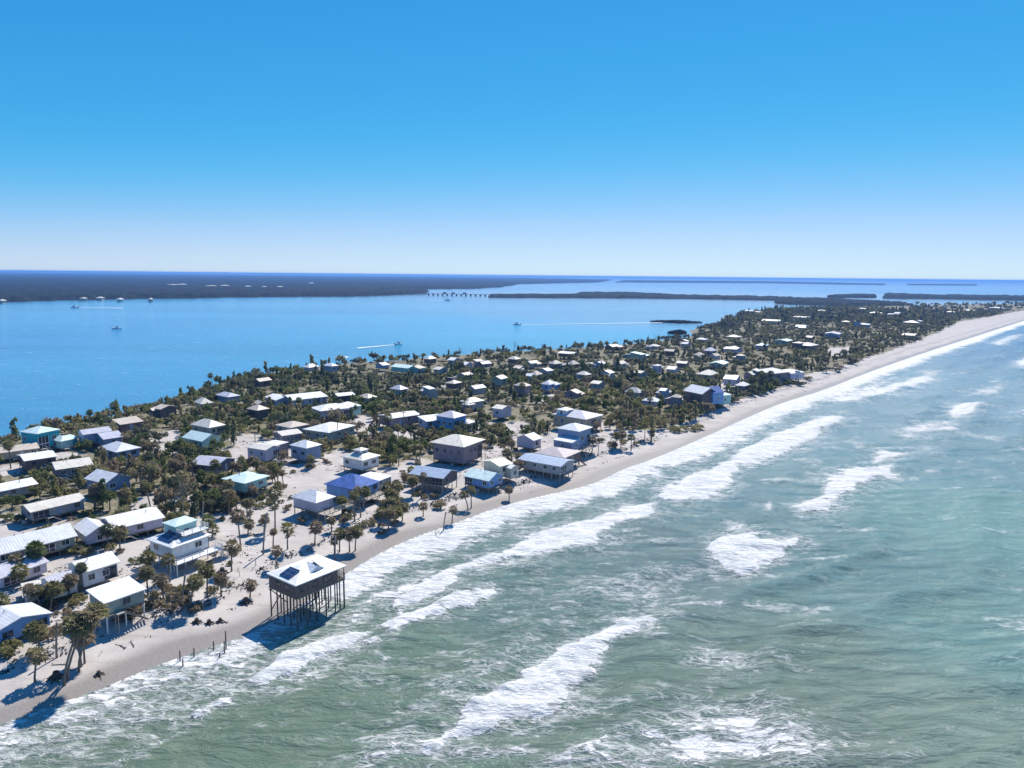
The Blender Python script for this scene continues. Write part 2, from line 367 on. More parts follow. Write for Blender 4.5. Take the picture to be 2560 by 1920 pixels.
SAND_PX = [(-400, 1500), (0, 1425), (110, 1400), (230, 1372), (330, 1352), (400, 1345), (462, 1330), (466, 1255), (480, 1222), (505, 1215), (515, 1290), (560, 1280), (640, 1243), (690, 1205), (700, 1150), (800, 1140), (860, 1125), (960, 1175), (1060, 1140), (1080, 1178), (1200, 1130), (1310, 1110), (1390, 1075), (1490, 1058), (1560, 1085), (1700, 1078), (1750, 1050), (1850, 1010), (1950, 972), (2050, 932), (2150, 905), (2250, 870), (2320, 844), (2400, 806), (2560, 777), (2700, 790), (2560, 830), (1960, 1030), (1500, 1230), (880, 1440), (0, 1850), (-400, 2000)]
SAND = [at(x, y, 1.2)[:2] for x, y in SAND_PX]
YARDS_PX = [[(640, 1165), (700, 1120), (780, 1135), (720, 1180)], [(980, 1090), (1050, 1075), (1070, 1100), (1000, 1115)], [(315, 1085), (370, 1080), (400, 1110), (350, 1125)], [(2060, 870), (2140, 868), (2120, 890), (2070, 895)], [(100, 1145), (190, 1140), (210, 1160), (120, 1170)], [(1245, 1070), (1300, 1060), (1330, 1090), (1270, 1110)], [(880, 1075), (960, 1060), (960, 1085), (890, 1095)], [(1720, 985), (1860, 950), (1880, 965), (1760, 1010)], [(200, 1215), (330, 1205), (340, 1235), (220, 1240)], [(0, 1290), (120, 1300), (200, 1300), (180, 1330), (0, 1345)], [(600, 1100), (640, 1090), (720, 1120), (690, 1160), (600, 1165)], [(330, 1250), (430, 1245), (440, 1290), (340, 1270)], [(880, 1040), (950, 1050), (960, 1075), (880, 1090)], [(1120, 1060), (1190, 1060), (1200, 1085), (1130, 1085)], [(560, 1130), (620, 1120), (625, 1180), (560, 1180)], [(1330, 990), (1400, 985), (1410, 1015), (1340, 1015)], [(380, 1090), (450, 1080), (455, 1130), (400, 1130)], [(0, 1175), (90, 1170), (110, 1190), (0, 1195)], [(1100, 960), (1150, 958), (1150, 970), (1100, 972)], [(830, 1000), (890, 998), (900, 1012), (830, 1014)]]
YARDS = [[at(x, y, 1.2)[:2] for x, y in q] for q in YARDS_PX]

def veg_at(P):
    """1 where the ground is grown over, 0 on open sand"""
    P = np.asarray(P, float)[:, :2]
    d = poly_signed(P, SAND)
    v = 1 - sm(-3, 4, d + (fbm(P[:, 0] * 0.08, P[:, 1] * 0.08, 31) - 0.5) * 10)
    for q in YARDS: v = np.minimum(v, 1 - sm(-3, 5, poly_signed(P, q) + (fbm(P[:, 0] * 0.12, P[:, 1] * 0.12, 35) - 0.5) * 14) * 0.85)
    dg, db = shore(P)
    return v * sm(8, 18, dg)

# the land as one sheet from the gulf to the bay
def resample(P, n, power):
    L = np.r_[0, np.cumsum(np.linalg.norm(np.diff(P, axis=0), axis=1))]
    t = np.linspace(0, 1, n) ** power * L[-1]
    return np.c_[np.interp(t, L, P[:, 0]), np.interp(t, L, P[:, 1])]
NS = 420
Gr = resample(G, NS, 1.9); Br = resample(B, NS, 1.9)
span = np.linalg.norm(Br - Gr, axis=1)[:, None]
near_m = np.r_[np.linspace(-22, 0, 14)[:-1], np.linspace(0, 34, 46)]
tt = np.concatenate([np.broadcast_to(near_m, (NS, len(near_m))) / span, (34 / span) + (1 + 14 / span - 34 / span) * (np.linspace(0, 1, 91)[1:])[None, :]], axis=1)
P2 = Gr[:, None, :] + tt[:, :, None] * (Br - Gr)[:, None, :]
ncol = P2.shape[1]; P2 = P2.reshape(-1, 2)
hz = height(P2); V = np.c_[P2, hz]
ii, jj = np.meshgrid(np.arange(NS - 1), np.arange(ncol - 1), indexing='ij'); a = (ii * ncol + jj).ravel()
Fq = np.c_[a, a + ncol, a + ncol + 1, a + 1][:, ::-1]
sand = np_mesh('island_ground', V, Fq, 'sand')
dgl, dbl = shore(P2)
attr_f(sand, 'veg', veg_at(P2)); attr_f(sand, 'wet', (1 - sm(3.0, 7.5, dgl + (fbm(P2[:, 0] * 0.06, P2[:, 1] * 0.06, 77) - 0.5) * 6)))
tag(link('island_ground', sand), kind='structure')

# ------------------------------------------------------------------ the water, out to the horizon
# colour of the water, with sun glare painted into the far bay (turbid green by the beach, blue-green further out, blue over the bay)
WC = [((0, 1900), (.155, .235, .165)), ((600, 1800), (.145, .235, .16)), ((1000, 1700), (.135, .235, .165)), ((900, 1560), (.125, .235, .18)), ((1500, 1850), (.13, .22, .17)), ((2000, 1880), (.17, .24, .19)), ((2500, 1880), (.20, .30, .25)), ((2000, 1650), (.15, .25, .21)), ((2500, 1600), (.135, .33, .32)), ((1300, 1500), (.10, .22, .21)), ((1700, 1400), (.095, .21, .24)), ((2100, 1450), (.09, .26, .29)), ((2540, 1300), (.13, .36, .35)), ((1300, 1300), (.12, .26, .25)), ((1700, 1200), (.10, .26, .32)), ((2300, 1150), (.10, .29, .36)), ((2550, 1000), (.10, .29, .42)), ((2100, 1030), (.12, .29, .38)), ((2500, 860), (.09, .24, .42)), ((2540, 730), (.06, .20, .45)),
      ((0, 1050), (.035, .20, .42)), ((300, 950), (.04, .21, .43)), ((700, 860), (.045, .23, .45)), ((0, 850), (.04, .20, .44)), ((500, 790), (.05, .22, .45)), ((1000, 800), (.06, .24, .46)), ((1300, 850), (.06, .26, .47)), ((1500, 790), (.12, .26, .45)), ((1800, 740), (.16, .26, .42)), ((1300, 720), (.12, .25, .45)), ((2200, 720), (.10, .23, .45)), ((0, 720), (.03, .12, .35))]
BREAK_GLINT = [  # where the sea breaks, plus sun glitter painted as foam: (strength, soft edge in metres, outline in the photograph)
 (1.0, 3, [(965, 1518), (1090, 1438), (1200, 1385), (1330, 1330), (1440, 1305), (1560, 1262), (1640, 1262), (1640, 1290), (1500, 1345), (1512, 1380), (1350, 1398), (1200, 1415), (1090, 1478), (1000, 1535)]),
 (1.0, 3, [(1620, 1250), (1720, 1190), (1840, 1135), (1920, 1095), (2050, 1040), (2120, 1040), (2080, 1075), (1960, 1135), (1880, 1165), (1820, 1225), (1700, 1270)]),
 (0.75, 4, [(2050, 1000), (2250, 955), (2350, 930), (2330, 955), (2140, 1010)]), (0.7, 3, [(2100, 985), (2230, 945), (2200, 975), (2120, 1000)]),
 (1.05, 2.5, [(880, 1920), (1010, 1850), (1160, 1780), (1270, 1700), (1400, 1610), (1530, 1545), (1630, 1545), (1640, 1570), (1530, 1640), (1420, 1740), (1300, 1795), (1180, 1860), (1110, 1920)]),
 (0.62, 5, [(1000, 1800), (1080, 1700), (1200, 1650), (1340, 1590), (1400, 1600), (1290, 1690), (1130, 1780)]),
 (0.5, 4, [(850, 1900), (950, 1830), (1020, 1815), (1000, 1850), (900, 1900)]),
 (0.42, 2, [(885, 1700), (915, 1690), (930, 1790), (1010, 1830), (990, 1850), (905, 1800)]),
 (1.0, 1.8, [(1765, 1385), (1800, 1350), (1880, 1345), (1890, 1365), (1940, 1360), (1990, 1350), (1965, 1400), (1900, 1430), (1850, 1438), (1790, 1405)]),
 (0.6, 2, [(1800, 1340), (1830, 1305), (1880, 1330), (1880, 1360), (1820, 1370)]),
 (1.0, 2.5, [(2060, 1190), (2140, 1172), (2230, 1170), (2240, 1195), (2170, 1215), (2100, 1250), (2050, 1285), (1995, 1295), (1985, 1270), (2040, 1230)]),
 (0.8, 2.5, [(2170, 1145), (2200, 1125), (2270, 1130), (2330, 1110), (2345, 1122), (2270, 1145), (2190, 1160)]),
 (0.95, 3, [(2350, 1030), (2390, 1010), (2470, 1013), (2440, 1035), (2390, 1045)]), (0.65, 4, [(2230, 1070), (2300, 1055), (2420, 1045), (2380, 1080), (2250, 1100)]), (0.8, 2, [(2320, 1070), (2400, 1075), (2390, 1085), (2330, 1080)]),
 (0.6, 5, [(2400, 990), (2500, 960), (2540, 950), (2500, 985)]), (0.7, 3, [(2530, 905), (2560, 895), (2600, 905), (2550, 925)]), (0.6, 4, [(2470, 860), (2520, 840), (2560, 835), (2510, 865)]), (0.55, 3, [(2300, 930), (2350, 925), (2340, 940), (2310, 940)]),
 (0.55, 6, [(0, 1830), (120, 1790), (330, 1705), (640, 1620), (920, 1560), (880, 1610), (700, 1700), (500, 1790), (300, 1850), (130, 1900), (0, 1950), (-200, 1990)]),
 (0.85, 2, [(240, 1915), (300, 1885), (400, 1840), (480, 1800), (500, 1830), (440, 1860), (350, 1890), (290, 1925)]),
 (0.8, 1.3, [(470, 1800), (560, 1750), (650, 1735), (705, 1745), (690, 1760), (620, 1755), (540, 1775), (485, 1812)]),
 (0.95, 1.3, [(600, 1705), (660, 1680), (720, 1640), (850, 1590), (960, 1560), (1010, 1545), (1015, 1555), (900, 1605), (790, 1650), (700, 1700), (680, 1722)]),
 (0.8, 1.2, [(900, 1605), (1040, 1540), (1130, 1500), (1230, 1480), (1225, 1492), (1130, 1520), (1020, 1575), (930, 1615)]),
 (0.62, 4, [(820, 1560), (880, 1490), (990, 1450), (1100, 1420), (1060, 1480), (960, 1530), (880, 1580)]),
 (0.58, 5, [(1390, 1900), (1520, 1800), (1680, 1735), (1880, 1760), (2040, 1820), (2110, 1880), (2130, 1960), (1400, 1990)]),  # streaky sun sparkle, drawn here as lacy foam
 (0.72, 1.6, [(1345, 1930), (1420, 1890), (1510, 1850), (1540, 1850), (1500, 1880), (1400, 1925)]),
 (0.62, 2, [(1490, 1780), (1560, 1745), (1670, 1735), (1650, 1755), (1540, 1780)]), (0.5, 3, [(1690, 1630), (1760, 1610), (1900, 1640), (1890, 1670), (1730, 1680)]),
 (0.6, 2, [(1720, 1275), (1760, 1270), (1750, 1285)]), (0.7, 1, [(1910, 1275), (1925, 1260), (1925, 1290)]), (0.6, 1, [(1990, 1150), (2050, 1155), (2040, 1165)]), (0.65, 1, [(2120, 1108), (2160, 1110), (2150, 1120)]),
 (0.42, 8, [(1250, 1500), (1500, 1430), (1750, 1420), (1700, 1530), (1400, 1580), (1200, 1600)]),
]
nth, nr = 640, 760
th = np.linspace(-math.radians(64), math.radians(64), nth)
rr = np.r_[np.geomspace(38, 1500, nr - 150), np.geomspace(1500, 90000, 151)[1:]]
TH, RR = np.meshgrid(th, rr, indexing='ij')
X = (RR * np.sin(TH)).ravel(); Y = (RR * np.cos(TH)).ravel(); PW = np.c_[X, Y]
dgw, dbw = shore(PW); off = -dgw
gulf = (sm(-30, 30, off) * (X > -300)) > 0.5
acol = np.zeros((len(X), 3)); wsum = np.zeros(len(X))
thr = TH.ravel(); lr = np.log(RR.ravel())
sideg = (dgw < 0)
for q, c in WC:
    pw = at(*q); t0 = math.atan2(pw[0], pw[1]); l0 = math.log(math.hypot(pw[0], pw[1]))
    dgq, dbq = shore(np.array([pw[:2]])); sg = dgq[0] < 0
    w = 1.0 / (((thr - t0) / 0.16) ** 2 + ((lr - l0) / 0.16) ** 2 + 0.45) ** 2.2
    w = w * np.where((sideg == sg) | (lr > math.log(1500)), 1.0, 0.0005)
    acol += w[:, None] * np.array(c); wsum += w
acol /= wsum[:, None]
lum = acol.mean(1, keepdims=True); acol = np.where(sideg[:, None] & (lr < math.log(2500))[:, None], (acol * 0.66 + lum * 0.34 * np.array([0.96, 1.05, 0.98])) * np.array([0.78, 0.80, 0.73]), acol * np.array([1.25, 1.18, 1.0]) * (0.82 + 0.5 * fbm(X * 0.0022, Y * 0.009, 151))[:, None])
foam = np.zeros(len(X))
nearsel = RR.ravel() < 1600
wob1 = (fbm(X * 0.11, Y * 0.11, 41) - 0.5); wob2 = (fbm(X * 0.4, Y * 0.4, 43, 3) - 0.5)
for st, soft, poly in BREAK_GLINT:
    pw = [at(*q)[:2] for q in poly]; A = np.array(pw); lo = A.min(0) - 4 * soft - 10; hi = A.max(0) + 4 * soft + 10
    m = nearsel & (X > lo[0]) & (X < hi[0]) & (Y > lo[1]) & (Y < hi[1])
    idx = np.where(m)[0]
    if len(idx) == 0: continue
    d = poly_signed(PW[idx], pw) + wob1[idx] * 7 + wob2[idx] * 2.5
    foam[idx] = np.maximum(foam[idx], np.maximum(st * sm(-soft, soft * 1.3, d), 0.46 * min(1, st) * sm(-soft * 2.2 - 4, soft, d + wob1[idx] * 8)))
# wash along the waterline
alongn = fbm(X * 0.02, Y * 0.02, 55)
wash_w = 7 + 8 * alongn + np.clip((RR.ravel() - 120) / 60, 0, 2.4)
wash = sm(-2.5, 0.5, off) * (1 - sm(wash_w * 0.4, wash_w * 1.5, off + wob1 * 8 + wob2 * 3))
wfar = sm(110, 170, RR.ravel())
foam = np.maximum(foam, wash * (0.66 + 0.36 * wfar) * (RR.ravel() < 2600))
# scattered whitecap specks and the lines of older foam
sp = fbm(X * 0.06, Y * 0.22, 61, 4)
foam = np.maximum(foam, sm(0.62, 0.8, sp) * 0.5 * (off > 12) * (RR.ravel() < 700))
foam = np.where(off > -6, foam, 0)
# the swell: long crests that run with the shore, and shorter wind waves
amp = sm(0, 40, off) * (1 - sm(500, 1500, RR.ravel()))
ph = off * (2 * math.pi / 21.0) + (fbm(X * 0.02, Y * 0.02, 71) - 0.5) * 9
sw = (np.clip(np.sin(ph), -1, 1) * 0.5 + 0.5) ** 3.0
k2 = 2 * math.pi / 7.5; ph2 = (X * -0.15 + Y * 0.99) * k2 + (fbm(X * 0.03, Y * 0.06, 73) - 0.5) * 14
sw2 = (np.sin(ph2) * 0.5 + 0.5) ** 1.6
patch = 0.35 + 1.1 * fbm(X * 0.015, Y * 0.015, 75)
Z = amp * (1.0 * sw * patch + 0.34 * sw2 * (0.4 + fbm(X * 0.04, Y * 0.04, 79))) + 0.5 * sm(0.45, 1.0, foam) * (0.3 + 1.5 * (wob2 + 0.5)) * (off > 4) * (1 - sm(400, 900, RR.ravel()))
rip = np.where(off > 0, 0.95, 0.45) * (1 - 0.75 * sm(200, 1500, RR.ravel()))
V = np.c_[X, Y, Z]
ii, jj = np.meshgrid(np.arange(nth - 1), np.arange(nr - 1), indexing='ij'); a = (ii * nr + jj).ravel()
Fq = np.c_[a, a + nr, a + nr + 1, a + 1][:, ::-1]
Fq = Fq[:, ::-1]
# leave out water that lies under dry land
dry = (dgw > 24) & (dbw > 30)
keep = ~dry[Fq].all(1); Fq = Fq[keep]
if True:
    n = np.cross(V[Fq[0, 1]] - V[Fq[0, 0]], V[Fq[0, 2]] - V[Fq[0, 0]])
    if n[2] < 0: Fq = Fq[:, ::-1]
sea = np_mesh('sea', V, Fq, 'water'); attr_c(sea, 'wcol', acol); attr_f(sea, 'foam', foam); attr_f(sea, 'rip', rip)
tag(link('sea', sea), kind='structure')
# ------------------------------------------------------------------ houses
LAND = []          # (x, y, short phrase, radius) of houses that other things are described by
FOOT = []          # footprints: (cx, cy, yaw, half a, half b)
YAW0 = 52.0
WIN_M = {}
def window_meshes(w, h, tm='trim'):
    key = (round(w, 2), round(h, 2), tm)
    if key not in WIN_M:
        fr = MB(); t = 0.09
        fr.box(-w / 2 - t, w / 2 + t, -0.05, 0.03, h / 2, h / 2 + t); fr.box(-w / 2 - t, w / 2 + t, -0.08, 0.03, -h / 2 - t, -h / 2)
        fr.box(-w / 2 - t, -w / 2, -0.05, 0.03, -h / 2, h / 2); fr.box(w / 2, w / 2 + t, -0.05, 0.03, -h / 2, h / 2); fr.box(-0.025, 0.025, -0.04, 0.01, -h / 2, h / 2)
        pn = MB().box(-w / 2, w / 2, -0.02, 0.0, -h / 2, h / 2)
        WIN_M[key] = (fr.mesh('window_frame', tm), pn.mesh('window_pane', 'glass'))
    return WIN_M[key]

def add_window(root, side, u, z, A, B, w=1.0, h=1.15, tm='trim'):
    """side: F (-y), K (+y), L (-x), R (+x); u along that side"""
    fm, pm = window_meshes(w, h, tm)
    loc, rot = {'F': ((u, -B - 0.004, z), 0), 'K': ((u, B + 0.004, z), math.pi), 'L': ((-A - 0.004, u, z), -math.pi / 2), 'R': ((A + 0.004, u, z), math.pi / 2)}[side]
    o = link('window', fm, root, loc, (0, 0, rot)); link('pane', pm, o)

def roof_mesh(kind, A, B, z, rise, th=0.16):
    """A, B: half sizes of the eaves"""
    m = MB()
    if kind == 'hip':
        if A >= B: r = max(A - B, 0.12 * A); top = [(-r, 0, z + rise), (r, 0, z + rise)]
        else: r = max(B - A, 0.12 * B); top = [(0, -r, z + rise), (0, r, z + rise)]
        e = [(-A, -B, z), (A, -B, z), (A, B, z), (-A, B, z)]; lo = [(x, y, z - th) for x, y, _ in e]
        vs = e + lo + top
        if A >= B: fs = [(0, 1, 9, 8), (1, 2, 9), (2, 3, 8, 9), (3, 0, 8)]
        else: fs = [(0, 1, 8), (1, 2, 9, 8), (2, 3, 9), (3, 0, 8, 9)]
        fs += [(4, 5, 1, 0), (5, 6, 2, 1), (6, 7, 3, 2), (7, 4, 0, 3), (7, 6, 5, 4)]
        m.add(vs, fs)
    elif kind == 'gx':
        m.slab([(-A, -B, z), (A, -B, z), (A, 0, z + rise), (-A, 0, z + rise)], th); m.slab([(-A, B, z), (A, B, z), (A, 0.004, z + rise), (-A, 0.004, z + rise)], th)
    elif kind == 'gy':
        m.slab([(-A, -B, z), (-A, B, z), (0, B, z + rise), (0, -B, z + rise)], th); m.slab([(A, -B, z), (A, B, z), (0.004, B, z + rise), (0.004, -B, z + rise)], th)
    elif kind == 'shed': m.slab([(-A, -B, z), (A, -B, z), (A, B, z + rise), (-A, B, z + rise)], th)
    elif kind == 'shedx': m.slab([(-A, -B, z), (A, -B, z + rise), (A, B, z + rise), (-A, B, z)], th)
    else: m.slab([(-A, -B, z + rise), (A, -B, z + rise), (A, B, z + rise), (-A, B, z + rise)], th)
    return m

def wall_mesh(kind, A, B, o, z0, z1, rise, x0=0, y0=0):
    """walls up to the underside of the roof; A, B half sizes of the walls, o the overhang"""
    m = MB(); th = 0.17
    def ztop(x, y):
        if kind == 'gx': return z1 + rise * (1 - abs(y) / (B + o)) - th * 1.15
        if kind == 'gy': return z1 + rise * (1 - abs(x) / (A + o)) - th * 1.15
        if kind == 'shed': return z1 + rise * (y + B + o) / (2 * (B + o)) - th * 1.15
        if kind == 'shedx': return z1 + rise * (x + A + o) / (2 * (A + o)) - th * 1.15
        if kind == 'flat': return z1 + rise - th
        return z1 - 0.05
    pts = [(-A, -B), (0, -B), (A, -B), (A, 0), (A, B), (0, B), (-A, B), (-A, 0)]
    vs = [(x, y, z0) for x, y in pts] + [(x, y, ztop(x, y)) for x, y in pts]
    cz = ztop(0, 0) if kind in ('gx', 'gy', 'shed', 'shedx', 'flat') else z1 - 0.05
    vs += [(0, 0, cz)]
    fs = [(i, (i + 1) % 8, 8 + (i + 1) % 8, 8 + i) for i in range(8)] + [tuple(range(7, -1, -1))] + [(8 + i, 8 + (i + 1) % 8, 16) for i in range(8)]
    return m.add(vs, fs)

def rect_of(L, F, R, z):
    l, f, r = at(*L, z)[:2], at(*F, z)[:2], at(*R, z)[:2]
    a, b = r - f, l - f; la, lb = np.linalg.norm(a), np.linalg.norm(b)
    ya = math.atan2(a[1], a[0]); yb = math.atan2(b[1], b[0]) - math.pi / 2
    d = (yb - ya + math.pi) % (2 * math.pi) - math.pi
    yaw = ya + d * lb / (la + lb)
    return (l + r) / 2, la, lb, yaw

PILE_M = {}; hr = random.Random(5)
def pile(root, x, y, z0, z1, mat='wood', r=0.13, name='pile'):
    key = (mat, r)
    if key not in PILE_M: PILE_M[key] = MB().tube([(0, 0, 0), (0, 0, 1)], [r, r * 0.94], 8).mesh('pile', mat)
    return link(name, PILE_M[key], root, (x, y, z0), None, (1, 1, z1 - z0))

def railing(x0, x1, y0, y1, z, sides, mat, root):
    m = MB()
    ed = {'F': ((x0, y0), (x1, y0)), 'K': ((x0, y1), (x1, y1)), 'L': ((x0, y0), (x0, y1)), 'R': ((x1, y0), (x1, y1))}
    for s in sides:
        (ax, ay), (bx, by) = ed[s]; L = math.hypot(bx - ax, by - ay); n = max(1, int(L / 1.5))
        for hh in (0.35, 0.65, 0.98): m.beam((ax, ay, z + hh), (bx, by, z + hh), 0.07 if hh > .9 else 0.05)
        for i in range(n + 1): m.beam((ax + (bx - ax) * i / n, ay + (by - ay) * i / n, z), (ax + (bx - ax) * i / n, ay + (by - ay) * i / n, z + 1.0), 0.09)
    m.build('railing', mat, root)

def stairs(root, p, q, w, mat):
    """p: top (local), q: foot"""
    p = np.array(p, float); q = np.array(q, float); d = q - p; n = max(3, int(abs(d[2]) / 0.22)); h = np.array([d[0], d[1], 0]); h /= np.linalg.norm(h); s = np.array([-h[1], h[0], 0])
    m = MB(); m.beam(p + s * w / 2, q + s * w / 2, 0.08, 0.28); m.beam(p - s * w / 2, q - s * w / 2, 0.08, 0.28)
    for e in (-1, 1): m.beam(p + s * e * w / 2 + [0, 0, 0.95], q + s * e * w / 2 + [0, 0, 0.95], 0.06)
    for i in range(n + 1):
        c = p + d * i / n; m.beam(c - s * w / 2, c + s * w / 2, 0.26, 0.05)
    m.build('stairs', mat, root)

def house(name, short, label, c, la, lb, yaw, ez, fz, roof='hip', rise=1.4, wall='white', rm='roof_white', over=0.5, group=None, win='auto', base=None, pm='wood', extra=(), lod=2, wallname='wall', ps=None, inset=(0, 0, 0, 0)):
    g = gz(*c) if base is None else base
    root = link(name, None, None, (c[0], c[1], g), (0, 0, yaw)); root.empty_display_size = 0.5
    tag(root, label, 'house', group)
    A, B = la / 2, lb / 2; wA, wB = A - over, B - over
    LAND.append((c[0], c[1], short, max(A, B))); FOOT.append((c[0], c[1], yaw, A, B))
    # walls may stand back from the eaves (porches): inset = (left, right, front, back)
    il, ir, jf, jb = inset
    if any(inset):
        wm = MB().box(-wA + il, wA - ir, -wB + jf, wB - jb, fz, ez - 0.05)
    else: wm = wall_mesh(roof, wA, wB, over, fz, ez, rise)
    wm.build(wallname, wall, root)
    roof_mesh(roof, A, B, ez, rise).build('roof', rm, root)
    if any(inset) or fz > 1.2: MB().box(-wA - 0.05, wA + 0.05, -wB - 0.05, wB + 0.05, fz - 0.32, fz - 0.02).build('floor_deck', 'weathered' if pm == 'weathered' else 'wood', root)
    if any(inset):
        for (x, y) in ((-wA + .1, -wB + .1), (wA - .1, -wB + .1), (wA - .1, wB - .1), (-wA + .1, wB - .1)): pile(root, x, y, fz - 0.02, ez - 0.05, 'trim' if pm != 'darkwood' else pm, 0.08, 'porch_post')
    if fz > 1.2 and lod >= 1:
        sp = ps or (2.9 if lod >= 2 else 4.0); nx = max(1, round(2 * wA / sp)); ny = max(1, round(2 * wB / sp))
        for i in range(nx + 1):
            for j in range(ny + 1): pile(root, -wA + 0.15 + i * (2 * wA - 0.3) / nx, -wB + 0.15 + j * (2 * wB - 0.3) / ny, -0.9, fz - 0.3, pm)
    if win == 'auto' and lod >= 1:
        wd = hr.choice([0.9, 1.2, 1.5]); hh = min(hr.choice([0.9, 1.1, 1.3]), (ez - fz) * 0.5); zc = fz + (ez - fz) * hr.uniform(.5, .57); tm = hr.choice(['trim', wall, wall, 'weathered']); porch = hr.choice('FFL-')
        for side in 'FLRK':
            lo, hi = {'F': (-wA + il, wA - ir), 'K': (-wA + il, wA - ir), 'L': (-wB + jf, wB - jb), 'R': (-wB + jf, wB - jb)}[side]
            if lod < 2 and side in 'RK': continue
            AA = wA - (ir if side == 'R' else il if side == 'L' else 0); BB = wB - (jf if side == 'F' else jb if side == 'K' else 0)
            n = max(1, int((hi - lo) / (hr.uniform(2.3, 3.6) if lod >= 2 else 3.8))); seg = (hi - lo) / n
            dr = hr.randrange(n) if side in 'FK' and lod >= 2 and n > 2 else -1
            pp = hr.randrange(n) if side == porch and lod >= 2 and n > 1 else -1
            for i in range(n):
                u = lo + seg * (i + hr.uniform(.4, .6))
                if i == pp:      # a screened porch: a dark opening behind posts
                    w_ = min(seg * .92, 3.4); hp = (ez - fz) * .72; q = MB().box(-w_ / 2, w_ / 2, -.02, .02, 0, hp).build('porch_screen', 'screen', root)
                    fr = MB()
                    for t_ in np.linspace(-w_ / 2, w_ / 2, 4): fr.box(t_ - .05, t_ + .05, -.07, -.021, 0, hp)
                    fr.box(-w_ / 2, w_ / 2, -.065, -.022, hp * .32, hp * .38); fr.build('porch_frame', tm, q)
                    u = lo + seg * (i + .5)
                    q.location, q.rotation_euler = ((u, -BB - .024, fz + .12), (0, 0, 0)) if side == 'F' else ((-AA - .024, u, fz + .12), (0, 0, -math.pi / 2))
                    continue
                if i == dr:
                    d = MB().box(-0.46, 0.46, -0.05, 0.02, 0, min(2.0, (ez - fz) * .8)).build('door', hr.choice(['mauve', 'white', 'bluegrey', 'brown']), root)
                    d.location, d.rotation_euler = ((u, -BB - 0.004, fz + 0.02), (0, 0, 0)) if side == 'F' else ((u, BB + .004, fz + .02), (0, 0, math.pi))
                    MB().box(0.34, 0.4, -0.1, -0.05, 0.95, 1.05).build('handle', 'trim', d); continue
                if hr.random() < 0.25: continue
                add_window(root, side, u, zc, AA, BB, wd if lod >= 2 else 1.2, hh, tm)
    if lod >= 2 and name == 'beach_house':
        if fz > 1.1 and not any(e[0] in ('stairs', 'deck') for e in extra):
            u = hr.uniform(-wA * .7, wA * .2); MB().box(u - 1.1, u + .1, -wB - 1.35, -wB - .06, fz - .16, fz - .03).build('landing', 'weathered', root); stairs(root, (u + .1, -wB - .75, fz - .05), (u + .1 + fz * 1.3, -wB - .75, 0.05), 1.0, hr.choice(['weathered', 'wood', 'trim']))
            for yy in (-wB - 1.25, -wB - .2): pile(root, u - 1.0, yy, -.6, fz - .16, 'weathered', .07, 'landing_post')
        for _ in range(hr.choice([0, 1, 2])):
            x_, y_ = hr.uniform(-.5, .5) * A, hr.uniform(-.35, .35) * B; MB().tube([(x_, y_, ez - .1), (x_, y_, ez + rise + .3)], [.07, .07], 6).build('vent_pipe', 'grey', root)
        a_ = MB().box(-.45, .45, -.42, .42, 0, .85); a_.tube([(0, 0, .85), (0, 0, .9)], [.3, .28], 10); a_ = a_.build('air_conditioner', 'grey', root); a_.location = (-wA - .75, hr.uniform(-.5, .5) * wB, 0.02)
    for e in extra:
        if e[0] == 'block':      # another volume of the same house: x, y centre, sizes, heights
            _, x, y, sx, sy, z0, z1, rk, rs, wmat, rmat = e[:11]
            w = wall_mesh(rk, sx / 2 - 0.3, sy / 2 - 0.3, 0.3, z0, z1, rs).build('upper_wall' if z0 > ez - 0.5 else 'wing_wall', wmat, root); w.location = (x, y, 0)
            r = roof_mesh(rk, sx / 2, sy / 2, z1, rs).build('upper_roof' if z0 > ez - 0.5 else 'wing_roof', rmat, root); r.location = (x, y, 0)
            for s, u, hx, hy in (('F', 0, sx / 2 - .3, sy / 2 - .3), ('L', 0, sx / 2 - .3, sy / 2 - .3), ('R', 0, sx / 2 - .3, sy / 2 - .3)):
                fm, pm_ = window_meshes(1.0, min(1.1, (z1 - z0) * 0.5)); zc = (z0 + z1) / 2
                loc, rot = {'F': ((x, y - hy - 0.004, zc), 0), 'L': ((x - hx - 0.004, y, zc), -math.pi / 2), 'R': ((x + hx + 0.004, y, zc), math.pi / 2)}[s]
                o = link('window', fm, root, loc, (0, 0, rot)); link('pane', pm_, o)
            if z0 > 1.2 and z0 < ez - 0.5:
                for px_ in (-1, 1):
                    for py_ in (-1, 1): pile(root, x + px_ * (sx / 2 - .5), y + py_ * (sy / 2 - .5), -0.9, z0 - 0.01, pm)
        elif e[0] == 'deck':
            _, x0, x1, y0, y1, z, sides, mat = e
            MB().box(x0, x1, y0, y1, z - 0.2, z).build('deck', mat, root)
            railing(x0 + .05, x1 - .05, y0 + .05, y1 - .05, z, sides, mat, root)
            for x in (x0 + .15, x1 - .15):
                for y in (y0 + .15, y1 - .15): pile(root, x, y, -0.9, z - 0.2, mat)
        elif e[0] == 'stairs': stairs(root, e[1], e[2], 1.1, e[3])
        elif e[0] == 'panel':    # solar panel on a hip slope: side, u0, u1, v0, v1 (v up the slope)
            _, side, u0_, u1_, v0, v1 = e; q = []
            for u, v in ((u0_, v0), (u1_, v0), (u1_, v1), (u0_, v1)):
                mB = min(A, B)
                q.append((u, -B + v, ez + rise * v / mB + 0.2) if side == 'F' else (-A + v, u, ez + rise * v / mB + 0.2))
            MB().slab(q, 0.07).build('solar_panel', 'solar', root)
        elif e[0] == 'tilt':     # a raised panel standing off the roof: centre, size, normal
            _, cx, cy, cz, w, h, nx, ny, nz = e
            n_ = Vector((nx, ny, nz)).normalized(); s_ = n_.cross(Vector((0, 0, 1))).normalized(); t_ = s_.cross(n_)
